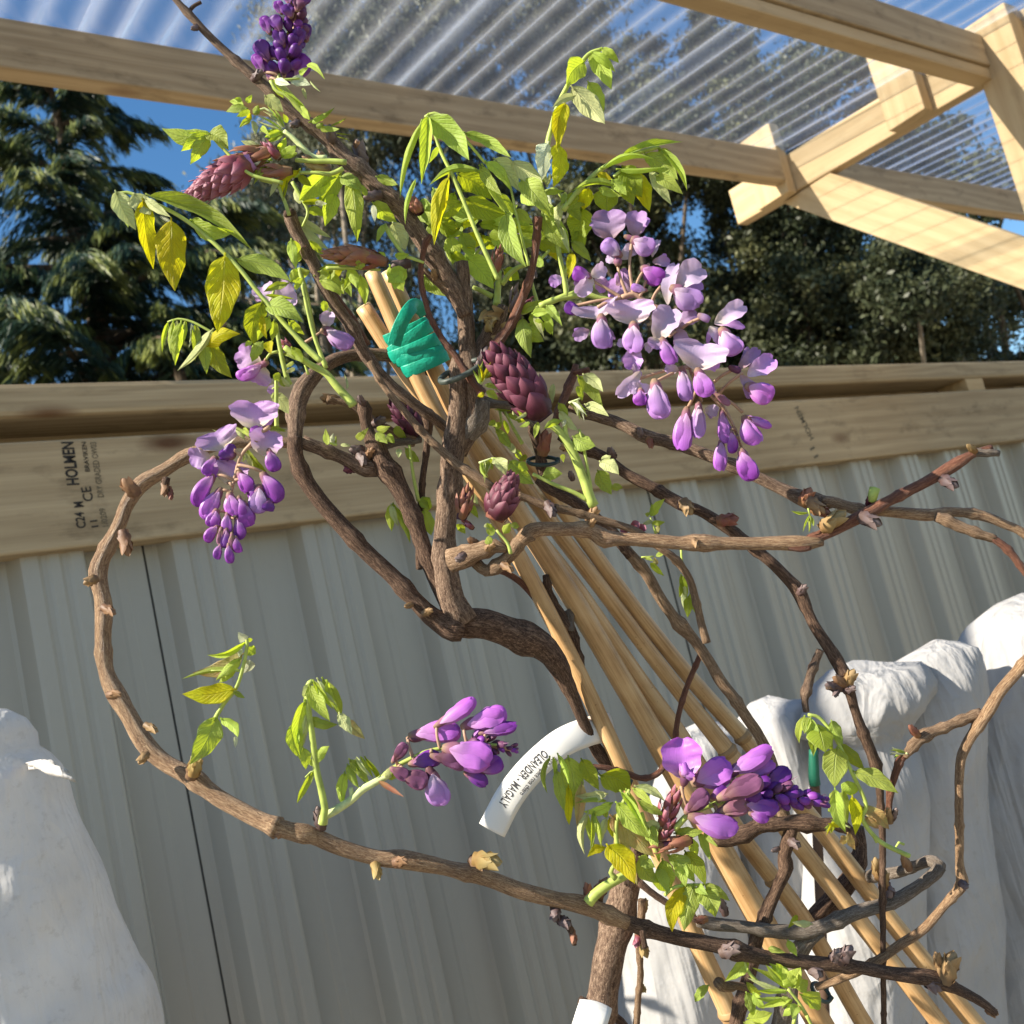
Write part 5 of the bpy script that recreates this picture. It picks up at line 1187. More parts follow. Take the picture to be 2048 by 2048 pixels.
spray(.625, [(8, [(1030, 1980), (1040, 1850), (1055, 1650)]), (6, [(1080, 1780), (1200, 1640), (1400, 1560)]), (6, [(990, 1900), (900, 1850), (800, 1810)]), (4, [(1430, 1980), (1390, 1840), (1370, 1760)]), (4, [(1400, 1600), (1540, 1450)])], '''
690 1290 800 1540 180 g
480 1170 720 1310 200 d
740 1520 990 1810 250 l
580 1320 610 1600 190 l
870 1200 1090 1240 120 d
650 1240 860 1140 80 y
880 1300 1000 1450 150 d
340 1700 560 1890 190 g
0 1600 130 1850 190 l
200 1060 380 1190 150 g
160 1180 155 1465 150 p
1050 1590 980 1800 80 d
1110 1490 990 1690 50 d
1300 1280 1400 1340 110 l
1130 1250 1240 1400 100 g
700 1200 560 1330 160 g
430 1180 380 1420 120 g
900 1550 1000 1750 180 g
1100 1640 1250 1730 150 d
1400 1350 1720 1480 150 d
1490 1120 1740 1480 210 g
''', T8, dz=.03)
spray(.615, [(4, [(1180, 820), (1120, 760), (1090, 700)])], '''
1500 1330 1180 1230 150 d
760 1120 470 960 150 g
300 980 480 1080 120 g
620 900 480 1170 150 d
1480 1600 1340 1500 120 g
960 1300 1120 1300 140 d
590 1480 760 1580 120 d
''', T8, dz=.03)
spray(.635, [(4, [(1180, 1500), (1000, 1250), (820, 1080)]), (4, [(700, 1700), (820, 1500), (960, 1350)])], '''
900 1000 640 1090 170 l
860 1150 560 1090 190 g
980 1180 1240 1010 190 l
1150 1200 1380 1240 180 g
1000 1300 1180 1500 170 l
900 1320 660 1430 180 y
820 1480 640 1640 150 l
1180 1350 1400 1400 160 g
1280 880 1450 1020 170 l
420 860 560 1120 150 g
300 1000 420 1250 140 l
1500 1000 1600 1250 170 g
1560 1240 1700 1420 150 l
1480 1300 1620 1560 140 y
700 880 880 700 140 d
''', T8, dz=.03)
# upright shoot above the beam
spray(.572, [(6, [(200, 1560), (250, 1140), (300, 950), (350, 760), (430, 580), (560, 350), (700, 160), (850, 100)])], '''
650 240 450 515 260 l 25 .1 -.006
730 150 962 555 230 l -5 -.06
740 140 998 352 120 l 0 -.05 -.006
850 92 1040 255 110 l 0 -.05 -.004
900 112 1025 215 60 p
520 520 882 922 290 p 8 -.03 -.003
700 470 860 800 170 l 30 -.05 .004
545 620 295 752 110 p 0 .1 -.006
440 700 385 1180 215 y 10 .08 -.002
255 1140 170 1560 240 w 30 .08 -.006
350 1150 330 1610 230 y 20 -.10 -.004
''', T3)
tuft(.57, (1093, 372), 85, 45, 7, 34, 6, 'p', cs='pw')
# right hand spray over the lilac cluster
spray(.580, [(6, [(420, 1880), (560, 1700), (700, 1550), (850, 1420), (1100, 1290), (1300, 1230), (1480, 1180)]), (4, [(980, 1510), (1060, 1440)])], '''
1080 1270 1735 1160 120 g 30 -.06
860 1410 1450 1318 130 l 15 -.14 -.006
1030 1425 1545 1412 90 l 25 .06 -.006
1330 1260 1685 1530 240 g 12 -.08
1500 1210 1792 1672 140 g 5 -.10
1480 1210 1640 1400 150 d
1380 1450 1612 1832 150 p 15 .03
1450 1500 1735 1695 170 g
1080 1400 1290 1740 280 d 15 .05 .003
1240 1470 1375 1900 230 y 12 -.04
1060 1440 1200 1830 270 d 0 .02 .006
1010 1610 522 1680 120 l 15 .14 -.006
960 1545 1120 1720 150 l 15
900 1640 900 1910 330 d 10 .0 .004
700 1640 640 1880 220 y -10 .06 .005
560 1700 480 1830 160 d
800 1480 960 1540 110 y
820 1640 1060 1725 110 l
''', T3, dz=.016)
spray(.590, [(6, [(1710, 1900), (1680, 1700), (1620, 1400), (1600, 1040)]), (4, [(1440, 910), (1600, 860), (1660, 960)]), (4, [(1690, 1700), (1740, 1500)]), (7, [(1450, 1990), (1600, 1930), (1720, 1880), (1860, 1850)])], '''
1500 900 1690 880 60 g
1690 1000 1840 1180 150 g
1660 980 1625 1250 100 p
1850 1050 1790 1390 300 d
1480 1130 1760 1480 160 g
1650 1230 1745 1500 80 p
1760 1370 1935 1560 120 g 10
1760 1480 1725 1740 110 y
1660 900 1720 1010 70 p
1700 890 1650 1010 60 g
1500 900 1560 1010 50 w
1780 1270 1880 1400 170 g
1900 900 1760 1060 150 g
''', T8, dz=.02)
spray(.590, [(7, [(1600, 1690), (1680, 1655), (1750, 1640), (1850, 1625), (1950, 1650), (2060, 1660)])], '''
1640 1690 1720 1790 60 g
1560 1730 1660 1720 60 l
1580 1760 1620 1830 50 l
1630 1770 1660 1840 50 l
''', T5)
# left middle fan and hanging leaflets
spray(.548, [(4, [(1640, 840), (1480, 690), (1310, 480), (1130, 280)]), (3, [(640, 580), (540, 520), (400, 450), (270, 425), (170, 455)])], '''
180 450 120 740 66 l 0 .05
225 445 200 765 74 l 0 .04
260 440 235 830 60 p
300 460 252 868 130 l 10 .05
400 470 375 705 70 w
600 535 262 922 140 p 15 -.05 -.006
440 480 432 835 110 g
520 600 540 960 145 g 10
600 670 790 1000 190 d 10 .08 .006
565 685 875 570 170 y 15 -.14 -.004
340 440 300 700 70 l
1330 80 1095 165 90 g
1110 195 1385 232 66 g
1130 300 1480 455 220 g 15 -.06 -.006
1080 265 1010 680 230 d 5 .12 .003
1150 410 1040 630 130 l
1200 440 1180 640 100 g
1340 440 1495 580 100 g
1090 650 990 840 130 g
1150 640 1165 760 110 y
980 640 920 690 60 l
1080 400 1130 620 80 y
1460 100 1400 60 150 l 0 0 .003
''', TB, dz=.02)
spray(.585, [(6, [(1350, 1060), (1320, 980), (1270, 780), (1215, 470)]), (5, [(1700, 900), (1640, 740), (1560, 500), (1470, 90)]), (9, [(1965, 1262), (1920, 1200), (1800, 1070), (1700, 950), (1540, 860), (1300, 700)]), (5, [(1225, 1490), (1220, 1300), (1220, 1020)]), (3, [(1530, 960), (1490, 850)])], '''
1200 1150 1345 1345 160 p 10 -.05
1170 1190 1240 1110 70 p
1330 1060 1240 1010 90 g
1350 1080 1270 980 60 p
1390 840 1280 900 50 g
1400 900 1310 940 50 p
1240 940 1225 1040 90 g
1500 850 1400 740 80 p
1370 700 1480 850 110 d
1290 760 1420 830 50 g
1240 1500 1320 1490 40 g
1900 1100 1880 960 40 p
1650 60 1870 180 110 l
''', TB, dz=.03)
cone((566, 680), (582, 705), 24, .59, 'c_pink', 8, 0.2, 'calyx', lenf=.6)
spray(.575, [(4, [(990, 1570), (880, 1500), (780, 1460)])], '''
880 1500 620 1490 70 p 0 -.14
820 1480 920 1600 70 p
940 1700 1140 1910 90 d
920 1720 1000 1880 60 p
960 1690 900 1800 70 g
1140 1490 1320 1520 60 g
900 1480 980 1560 70 l
''', TB, dz=.02)
# shoots on the lower part of the loop
spray(.555, [(5, [(130, 1400), (250, 1150), (340, 950), (430, 800), (540, 660), (610, 450), (648, 250), (640, 170)]), (2, [(590, 490), (480, 488), (300, 488)])], '''
350 940 95 1385 270 g 12 -.06 -.006
395 950 560 1135 120 l 10 -.14
530 1125 535 1235 50 w
520 670 12 720 220 y 5 -.06 -.003
600 330 110 520 200 o 10 -.14
590 490 22 562 80 g 15 .06
635 215 268 330 110 l 10 -.10
640 190 560 110 110 w
650 270 730 330 130 l
640 180 705 200 50 g
680 390 610 530 110 w 10 -.1
580 380 345 585 110 l
520 690 628 755 60 g
540 480 400 590 80 l
600 280 570 360 60 w
''', TD)
knob(391, 1528, .553, 15, 80, 1.5, 'husk')
spray(.555, [(8, [(1380, 1975), (1390, 1880), (1400, 1820), (1360, 1620), (1320, 1450), (1275, 1100), (1245, 900), (1230, 650), (1280, 590)]), (2, [(1320, 1450), (1260, 1470), (1210, 1520)])], '''
1250 640 1450 990 170 l 10 .05 -.004
1290 590 1482 865 90 l 0 .02 -.006
1330 570 1520 830 80 p
1380 570 1560 960 140 g 0 -.06
1420 590 1560 900 90 l
1540 900 1665 1110 130 p
1600 970 1792 1142 120 o 20
1260 950 1520 1010 120 g 10 .12
1200 790 1160 1320 170 l 10 .06 -.004
1240 830 1170 1260 110 p
1110 990 1150 1340 160 l -10 .08
1190 1240 1210 1440 130 l 15
1310 1380 1442 1218 110 l 10 -.1
1300 1400 1250 1340 60 l
1290 1460 1130 1775 100 g 10 .05
1250 610 1200 760 120 p
''', TD)
spray(.560, [(10, [(1380, 1970), (1390, 1900), (1500, 1840), (1650, 1740), (1760, 1640), (1900, 1560), (2030, 1490)]), (6, [(1640, 1770), (1660, 1700), (1650, 1620)])], '''
1590 1480 1570 1785 130 l 0 .06
1620 1400 1730 1625 100 g 5
1640 1350 1830 1590 110 g 5
1700 1320 1840 1510 60 p
1740 1315 1880 1540 60 l
1790 1330 1925 1570 80 d 0 -.06
1660 1370 1790 1580 40 w
1690 1340 1800 1600 50 g
1980 1520 2060 1400 70 p
2000 1530 2120 1450 90 g
''', TD, fuzzy=True)
# crowded leaves at bottom centre
spray(.570, [(12, [(560, 1570), (600, 1520), (680, 1450), (800, 1370), (950, 1290), (1030, 1230)], .018), (6, [(830, 1340), (780, 1280), (820, 1200)])], '''
500 190 660 480 180 d 10 0 .006
680 340 960 470 280 d -10 -.1 .008
500 420 450 840 130 o 10 0 .005
370 170 425 655 250 g 10 -.06 .002
190 170 175 525 90 g 10 .14
220 160 240 400 70 l
270 140 382 450 95 l 0 -.06 -.005
260 300 320 685 130 g
370 450 380 815 120 y -10 0 .003
740 520 440 545 110 p 10 -.05
740 590 445 605 60 g
790 610 512 695 110 l 5 -.12 -.004
720 680 750 770 70 g
560 700 530 1105 110 p 10 .12
545 710 640 1060 100 l -10 .05
620 700 690 1035 90 l
600 700 580 1080 70 g
740 760 670 1020 100 p
720 1040 550 1132 100 y 10 .15
770 760 810 960 90 y
''', TE, dz=.02)
spray(.560, [(5, [(860, 1100), (830, 900), (860, 700), (960, 480)]), (5, [(1230, 1100), (1140, 900), (1080, 700)])], '''
840 610 1165 955 190 l 15 .05 -.006
880 500 1120 880 100 l 0 -.04 -.006
930 480 1000 720 80 l
1000 470 1192 645 90 l 0 -.05
1020 445 1295 590 100 p 5 -.10
1050 590 1310 725 110 g
960 520 1060 830 80 g
790 740 1215 1135 280 o 10 -.04 -.002
750 1020 1005 1390 270 y 10 -.12 -.008
820 950 1040 1380 160 o
1130 800 1290 880 110 p
1160 830 1240 1030 150 g
1060 1130 1210 1230 130 g
1060 1140 1270 1390 200 g 10 .1
1230 1000 1250 1180 60 l
''', TE, dz=.016)
spray(.565, [(4, [(1300, 1500), (1400, 1420), (1560, 1400), (1680, 1400)])], '''
1340 1120 1600 1375 190 g 15 -.06 -.004
1280 1160 1340 1490 260 g 10 .1
1500 1080 1690 1400 170 d 5 -.08
1540 940 1625 1155 120 l 10 0
1640 900 1740 1165 100 g
1680 890 1815 1030 60 g
1580 1405 1490 1850 225 g 5 .03 -.008
1500 1420 1370 1835 190 y 10 .14 -.006
1650 1450 1790 1710 240 g 10 -.1 -.006
1690 1395 1925 1550 110 g
1450 1400 1540 1420 100 l
1540 1430 1590 1640 60 w
1400 900 1680 880 130 g 20 .06
1410 920 1435 1040 50 l
1620 1410 1720 1500 110 g
1420 1160 1500 1420 150 g
1240 1240 1330 1480 130 g
''', TE, dz=.018)
# right spray hanging in front of the white cloth
spray(.595, [(5, [(1300, 1005), (1180, 950), (1110, 900), (1040, 800), (1060, 720), (990, 560), (920, 410), (870, 320), (800, 240), (740, 225)]), (3, [(1120, 930), (1040, 790), (1010, 720)]), (3, [(840, 410), (845, 340), (850, 300)])], '''
720 235 685 385 50 l
745 240 720 330 60 g
755 245 770 455 80 g 10
800 300 830 440 160 d
770 280 880 420 90 g
870 260 935 395 80 g
900 410 885 625 160 g 8 .02 -.006
920 390 1050 530 80 d
1000 540 1235 660 110 g 15 -.06 -.004
960 590 975 680 110 l
890 640 950 880 95 l 5 .08 -.004
930 650 960 830 80 g
985 680 1000 890 80 y -5 -.06
1040 735 1182 855 90 o 10 -.05
1060 790 1130 860 60 o
960 880 1000 970 50 o
''', TF, dz=.016)
tuft(.60, (1668, 1640), 200, 110, 8, 36, 10, 'l', stalk=(1700, 1655), cs='lgyd')
spray(.61, [(3, [(1270, 940), (1240, 930), (1225, 955)])], '''
890 700 880 640 60 l
900 720 850 760 70 l
950 900 910 930 50 o
''', TF)
tuft(.603, (1812, 1506), 178, 50, 6, 36, 8, 'w', cs='wpl')
# bottom tufts
spray(.600, [(4, [(1690, 1880), (1640, 1800), (1590, 1740)]), (4, [(1620, 1932), (1640, 1840)])], '''
1590 1740 1400 1620 50 l
1580 1720 1455 1598 50 l
1570 1760 1370 1680 44 p
1590 1700 1490 1600 60 l 0 .05
1610 1700 1520 1595 80 l
1590 1750 1405 1742 40 l
1570 1790 1410 1790 40 g
1600 1800 1435 1842 50 l
1620 1720 1560 1620 90 l
1610 1730 1660 1620 100 l
1640 1740 1700 1690 110 l 10 -.1
1660 1770 1765 1850 110 l 10 -.08
1600 1790 1560 1850 70 g
1640 1830 1560 1890 60 l
1640 1830 1610 1900 70 g
''', TG, dz=.02)
spray(.612, [(4, [(1420, 1700), (1370, 1640), (1350, 1580)]), (4, [(1690, 1880), (1730, 1960)])], '''
1370 1575 1240 1695 80 l 10
1150 1720 1068 1812 60 g
1360 1760 1400 1890 70 g
1400 1760 1460 1850 60 l
1370 1900 1505 1870 90 l 10 .1
1480 1515 1575 1535 40 g
1590 1470 1640 1560 50 g
1720 1380 1610 1370 44 p
1640 1330 1590 1400 36 d
1360 1700 1430 1760 50 g
1350 1925 1440 1960 60 g
''', TG, dz=.02)
# centre right: shoots around the maroon cone
spray(.583, [(11, [(1390, 1990), (1360, 1932), (1300, 1750), (1200, 1500), (1130, 1370), (1040, 1250), (950, 1190)]), (6, [(1160, 1400), (1120, 1300), (1110, 1180)]), (4, [(1370, 1900), (1350, 1750), (1290, 1420), (1250, 1250)]), (5, [(1330, 1932), (1200, 1860), (1000, 1780), (800, 1680)])], '''
1190 1320 1400 1400 210 g 20 .08
1080 1490 1100 1580 60 d
1070 1165 900 1248 80 l 5 .08 -.006
850 1180 815 1340 70 l 0 0 -.006
770 1180 672 1228 50 l
1000 810 990 1000 70 p
740 1090 630 1152 46 p
900 1700 1085 1680 160 g 10 -.1
580 1560 810 1780 210 g 10 .06
660 1590 760 1640 110 l
1430 1650 1560 1880 180 g 10
1450 1560 1635 1690 160 p 10 -.1 -.006
1560 1800 1682 1818 90 g
1460 1540 1560 1500 60 p
1240 740 1465 1030 150 g 10 -.06
1290 720 1480 890 130 p 5 -.08
1230 830 1280 980 80 l
1310 1010 1545 1132 110 p 5 -.06 -.005
1050 1000 1140 1140 90 g
1060 1080 1240 1265 110 p 8 .05
1120 1150 1080 1230 40 w
700 1120 640 1060 40 g
''', TC, dz=.018)
tuft(.578, (1138, 806), 305, 75, 8, 46, 9, 'l', stalk=(1160, 797), cs='plw')
tuft(.585, (961, 768), 75, 75, 10, 42, 8, 'l', stalk=(975, 752), cs='lyl')
spray(.583, [], '''
340 820 470 862 60 l
350 880 466 962 90 l
330 900 260 930 60 y
''', TC)
tuft(.562, (958, 926), 275, 50, 7, 42, 8, 'p', stalk=(985, 916), cs='pgl')
spray(.560, [(3, [(560, 1600), (480, 1540), (400, 1530)])], '''
420 1540 540 1700 150 p 15 -.1 -.004
380 1540 415 1640 90 g
500 1700 505 1745 40 p
''', TC)
spray(.640, [(4, [(700, 1390), (620, 1250), (530, 1080)]), (4, [(690, 1530), (640, 1470)]), (3, [(480, 1060), (500, 1200)])], '''
450 1050 620 1040 60 g
600 1060 420 1060 50 d
560 1100 700 1180 60 g
460 1250 600 1440 110 g
480 1180 440 1260 70 l
560 1380 640 1480 80 p
620 1450 700 1540 80 l
740 1500 660 1560 60 d
440 1260 520 1320 60 d
520 1160 560 1300 60 g
380 1180 460 1230 80 l
600 1100 680 1030 60 p
650 1180 760 1140 50 d
''', TC, dz=.03)
spray(.600, [(5, [(600, 150), (720, 120), (870, 60)])], '''
700 180 780 565 180 g 10 .06
690 260 910 400 200 g
780 140 865 345 110 l 0 -.05
820 150 912 345 70 p
880 110 992 335 100 l 5 -.08
690 110 870 10 100 g
870 0 880 130 120 g
''', TC, dz=.014)
# leaves between the trunks
spray(.635, [(4, [(930, 1110), (900, 960), (880, 800)])], '''
790 1125 782 1275 70 l 5 .06
790 1135 885 1345 60 l 0 -.06
780 1130 820 1250 44 p
960 1160 1000 1300 90 l
930 1110 1010 1140 80 g
980 1090 960 1180 70 l
590 770 650 710 50 l
700 720 770 700 50 l
700 730 760 800 60 g
760 740 800 790 50 l
820 820 820 870 40 p
800 700 860 760 60 g
1200 1120 1260 1200 50 g
1140 1240 1190 1290 50 l
1220 1060 1260 1130 44 p
860 820 940 900 60 g
''', TH, dz=.02)
spray(.615, [(3, [(480, 800), (440, 790)])], '''
430 800 420 710 40 l
445 800 460 735 40 w
460 805 475 750 26 l
500 800 560 805 24 p
420 790 405 740 24 l
''', TH)
spray(.556, [(4, [(1440, 1400), (1420, 1340), (1360, 1270)])], '''
1400 1290 1440 1225 60 l 0 0 -.004
1340 1300 1310 1230 60 l
1300 1260 1340 1230 44 p
1310 1350 1320 1300 50 g
1440 1240 1490 1250 44 g
''', TH)
# small shoots on the far twigs
spray(.600, [(2.5, [(860, 1290), (830, 1200)])], '''
835 1190 905 1098 56 l
825 1185 800 1180 30 g
830 1190 840 1120 30 g
840 1230 912 1222 36 l
845 1220 780 1240 30 p
860 1290 880 1235 30 o
''', TI)
for ln in ('1257 1060 1240 1062 14', '1262 1056 1278 1044 16', '1278 1062 1290 1050 16', '1290 1070 1270 1082 12'):
    a_ = [float(x) for x in ln.split()]; m = MB(); blade(m, P(a_[0], a_[1], .60), P(a_[2], a_[3], .597), a_[4] * 1.2 * .6 / FPX, shape='petal', cup=.4, nu=3, nv=6); m.build('petal', M['c_pink'], wis)
spray(.625, [(2.5, [(1000, 1380), (1005, 1440), (1025, 1530)]), (2, [(780, 1420), (850, 1415)])], '''
1000 1520 1030 1650 50 d
1020 1500 1050 1560 40 g
1040 1640 1035 1755 60 d
1050 1620 1075 1720 50 g
1020 1580 1015 1700 40 p
1000 1560 990 1640 30 d
860 1410 905 1400 30 g
830 1450 905 1525 40 d
870 1460 850 1420 34 o
790 1420 850 1440 24 g
''', TI)
spray(.575, [(2, [(740, 1150), (750, 1190)])], '''
745 1175 645 1163 30 l
750 1190 712 1272 20 l
745 1200 745 1285 22 l
752 1190 770 1250 20 g
''', (1348, 600, 2.76))
pxt = MB(); pxtube(pxt, [(1744, 1004, 8), (1746, 990, 10), (1750, 976, 11)], .58, sides=9, rough=.05); pxt.build('cut_stub', M['rach'], wis)

# ---------------------------------------------------------------- flowers
fr = random.Random(5)
FM = ['banner', 'violet', 'calyx', 'pedicel', 'banner_pale', 'bright', 'lav', 'deepv', 'banner_dim', 'c_mauve']
FI = {k: i for i, k in enumerate(FM)}
CODE = {'b': 'banner', 'v': 'violet', 'B': 'banner_pale', 'V': 'bright', 'l': 'lav', 'D': 'deepv', 'd': 'banner_dim', 'm': 'c_mauve', 'c': 'calyx'}
def cluster(d, axis, flowers, T, r_ax=4, name='flower_cluster', label=None, axmat='rach', z0=0.0):
    """axis: pixel polyline; flowers: blocks separated by blank lines; each line is a piece:
       banner / wing:  P bu bv tu tv width colour [roll cup bend]   keel or bud: K bu bv tu tv width colour [bend]   stalk: S u v (from the nearest axis point)"""
    ox, oy, sc = T; m = MB()
    ax = [(ox + u / sc, oy + v / sc) for u, v in axis]
    pxtube(m, [(u, v, r_ax * (1.1 - .6 * i / len(ax))) for i, (u, v) in enumerate(ax)], d + 0.004, sides=8, step=.002)
    par = m.build(name, M[axmat], wis, label=label)
    blocks = [b for b in flowers.strip().split('\n\n')]
    nb = len(blocks)
    for bi, b in enumerate(blocks):
        fm = MB(); dd = d + z0 + 0.010 * (1 - 2 * bi / max(1, nb)) + fr.uniform(-.002, .002); calyx_done = False; zo = 0
        for ln in b.strip().split('\n'):
            q = ln.split(); k = q[0]
            if k == 'Z': dd += float(q[1]); continue
            if k == 'S':
                u, v = ox + float(q[1]) / sc, oy + float(q[2]) / sc
                if len(q) > 4: au, av = ox + float(q[3]) / sc, oy + float(q[4]) / sc
                else:
                    c = [(math.hypot(u - x, v - y), x, y) for (x0, y0), (x1, y1) in zip(ax, ax[1:]) for x, y in [(x0 + (x1 - x0) * t, y0 + (y1 - y0) * t) for t in (0, .25, .5, .75, 1)]]
                    _, au, av = min(c)
                pm = ((u + au) / 2 + (v - av) * .06, (v + av) / 2 - 3)
                tube(fm, [[*P(au, av, d + .004), .0011], [*P(*pm, (d + dd) / 2), .0008], [*P(u, v, dd), .0010]], sides=7, step=.0015, mat=FI['pedicel'])
                continue
            bu, bv, tu, tv, wd = (float(x) for x in q[1:6]); bu, tu = ox + bu / sc, ox + tu / sc; bv, tv = oy + bv / sc, oy + tv / sc; W = wd / sc * dd / FPX
            mat = FI[CODE[q[6]]]
            if k == 'K': W *= 1.22
            if k == 'P':
                roll = R(float(q[7])) if len(q) > 7 else R(fr.uniform(-12, 12)); cup = float(q[8]) if len(q) > 8 else fr.uniform(-.30, .30); bend = float(q[9]) if len(q) > 9 else fr.uniform(-.05, .05)
                blade(fm, P(bu, bv, dd + zo), P(tu, tv, dd + zo + fr.uniform(-.002, .003)), W * 1.12 / max(.5, math.cos(roll)), roll=roll, shape='banner', cup=cup, arch=fr.uniform(.03, .16), bend=bend, curl=fr.uniform(-.05, .18), wave=.20, fold=fr.uniform(.08, .30), nu=8, nv=18, mat=mat, ph=fr.random() * 6, notch=.06)
                if wd / sc > 18 and fr.random() < .75:
                    p0, p1 = P(bu, bv, dd + .004), P(tu, tv, dd + .005); L = np.linalg.norm(p1 - p0); f = unit(EYE - p0); a = unit(p1 - p0); s2 = np.cross(a, f); g_ = fr.choice((-1, 1)) * fr.uniform(.35, .7)
                    blade(fm, p0, p0 + (a * math.cos(g_) + s2 * math.sin(g_)) * L * .85, W * .7, roll=g_, shape='petal', cup=-.3, arch=.1, wave=.2, fold=.3, nu=5, nv=12, mat=FI['banner_dim' if fr.random() < .5 else 'lav'], ph=fr.random() * 6)
                zo -= .0012
            elif k == 'K':
                zo -= .001
                bend = float(q[7]) if len(q) > 7 else fr.uniform(-.08, .08)
                p0, p1 = P(bu, bv, dd + zo), P(tu, tv, dd + zo - .001); a = unit(p1 - p0); L = np.linalg.norm(p1 - p0)
                pod(fm, p0, p1, W * .86, .5, bend=bend, mat=mat, ridge=.12, nv=14, sides=14, prof=lambda t: (t ** .75) * ((1 - t) ** .40) / .48)
                # a wing petal laid over the keel
                f = unit(EYE - p0); s = np.cross(a, f); sg = fr.choice((-1, 1))
                for g_, of in ((sg, .10), (-sg, .0)):
                    blade(fm, p0 + a * L * .06 + f * W * (.22 + of * .4), p0 + a * L * fr.uniform(.90, 1.03) + f * W * (.12 + of) + s * g_ * W * .16, W * 1.02, n=f + s * g_ * .75, shape='petal', cup=-.45, arch=.07, bend=bend + g_ * .03, nu=6, nv=12, mat=mat, ph=fr.random() * 6, wave=.10, fold=-.1, notch=.05)
                if W > .0035: pod(fm, p0 - a * L * .10, p0 + a * L * .30, W * .62, .85, mat=FI['calyx'], prof=lambda t: (t + .06) ** .5 * (1.1 - t) ** .2 / .95, nv=8)
            elif k == 'C':
                p0, p1 = P(bu, bv, dd + zo), P(tu, tv, dd + zo); pod(fm, p0, p1, W, .85, mat=mat, prof=lambda t: (t + .06) ** .5 * (1.05 - t) ** .3 / .9, nv=8)
        fm.build('flower', [M[x] for x in FM], par)
    return par
TR = (1100, 400, 4.2)
cluster(.560, [(600, 820), (700, 790), (800, 850), (900, 900), (1010, 960), (1100, 1150), (1200, 1480), (1350, 1640), (1480, 1790), (1560, 1930)], '''
S 880 590
P 700 820 520 645 190 d 10 .3
P 560 720 650 580 90 d

S 560 480
P 500 340 492 82 255 d 5 .35
P 590 500 742 385 110 B 10
P 560 520 470 480 70 B
K 590 470 440 350 130 l
C 570 560 570 490 100 c

S 690 340
P 715 310 740 82 165 d 10 .35
P 860 480 912 320 60 B 20
K 690 330 885 400 150 l .1
C 620 300 700 330 70 c

S 830 540
P 860 520 1015 520 80 d 20
K 770 570 960 660 150 v .08

S 280 640
P 100 650 0 705 90 l
P 380 650 480 760 110 l
K 340 650 190 600 120 v
P 350 640 232 795 120 B 20
P 340 640 460 545 110 B -15

S 170 900
K 260 960 125 880 100 D

S 800 760
K 810 760 680 725 66 l

S 930 730
P 1050 720 1290 560 200 B 5 .3 -.04
P 990 880 1045 510 110 B 20 .1
K 1030 740 1275 850 185 l .12

S 400 900
P 330 1090 195 1160 90 d
P 420 1010 390 880 350 B 5 .4
K 430 980 460 1250 160 l .05
P 440 1000 440 1240 90 b 30

S 700 990
P 690 1050 690 838 370 B 5 .35
P 640 1220 565 1190 66 B
P 790 1210 865 1250 80 B
P 710 1240 690 1430 150 l
K 700 1040 725 1275 160 l

S 1000 1130
P 1060 1060 1245 955 120 d 10
P 1080 1080 1120 1260 130 d

S 1000 1150
Z -.006
P 890 1180 1032 898 210 B 5 .5
P 900 1160 880 1255 150 b
K 945 1170 1040 1375 120 V

S 1270 990
P 1380 1040 1640 870 140 B 10 .3
P 1340 1060 1430 1200 90 B 20
K 1440 1090 1600 1280 170 l .1
C 1240 960 1340 1010 90 d

S 1300 1460
P 1080 1430 965 1400 80 B
K 1110 1420 1155 1690 120 l

S 1230 1440
Z -.008
P 1225 1430 1290 1195 410 B 4 .4
K 1240 1430 1340 1645 150 V .04

S 1540 1420
P 1580 1420 1755 1250 90 d 15
C 1500 1400 1600 1440 90 m

S 1620 1450
P 1660 1480 1890 1315 150 l 10 .4
P 1600 1470 1690 1660 100 d 20
K 1660 1560 1880 1650 170 V .05

S 740 1500
P 760 1440 560 1650 110 B 15 .4
P 700 1460 760 1420 120 d
P 770 1560 660 1590 90 B

S 880 1530
P 870 1580 690 1570 80 B
K 760 1590 770 1725 110 v
K 880 1530 950 1840 180 l .04
C 870 1500 890 1570 90 c
''', TR, 5, label='large open lilac flower cluster', axmat='pedicel')
cluster(.562, [(1090, 450), (1180, 520), (1240, 600), (1300, 720), (1350, 860)], '''
S 1040 590 1090 480
K 1030 610 1008 832 100 V .03

S 1110 560 1080 480
P 1130 600 1205 620 60 B
K 1095 570 1100 760 76 l

S 1225 610
K 1225 610 1248 792 66 V

S 1240 780
K 1222 775 1212 942 70 V

S 1270 720
K 1275 725 1285 848 56 v

S 1340 620 1190 520
K 1350 650 1425 792 100 V .08
P 1340 640 1500 700 44 V
K 1380 650 1500 700 36 V

S 1330 840
K 1330 830 1405 995 100 v .05
C 1320 820 1350 880 50 c

S 1190 510 1180 500
K 1180 510 1270 580 36 c
''', (1000, 600, 2.76), 4, label='violet buds at the hanging end of the large cluster', axmat='pedicel')
T0 = (0, 600, 2.76)
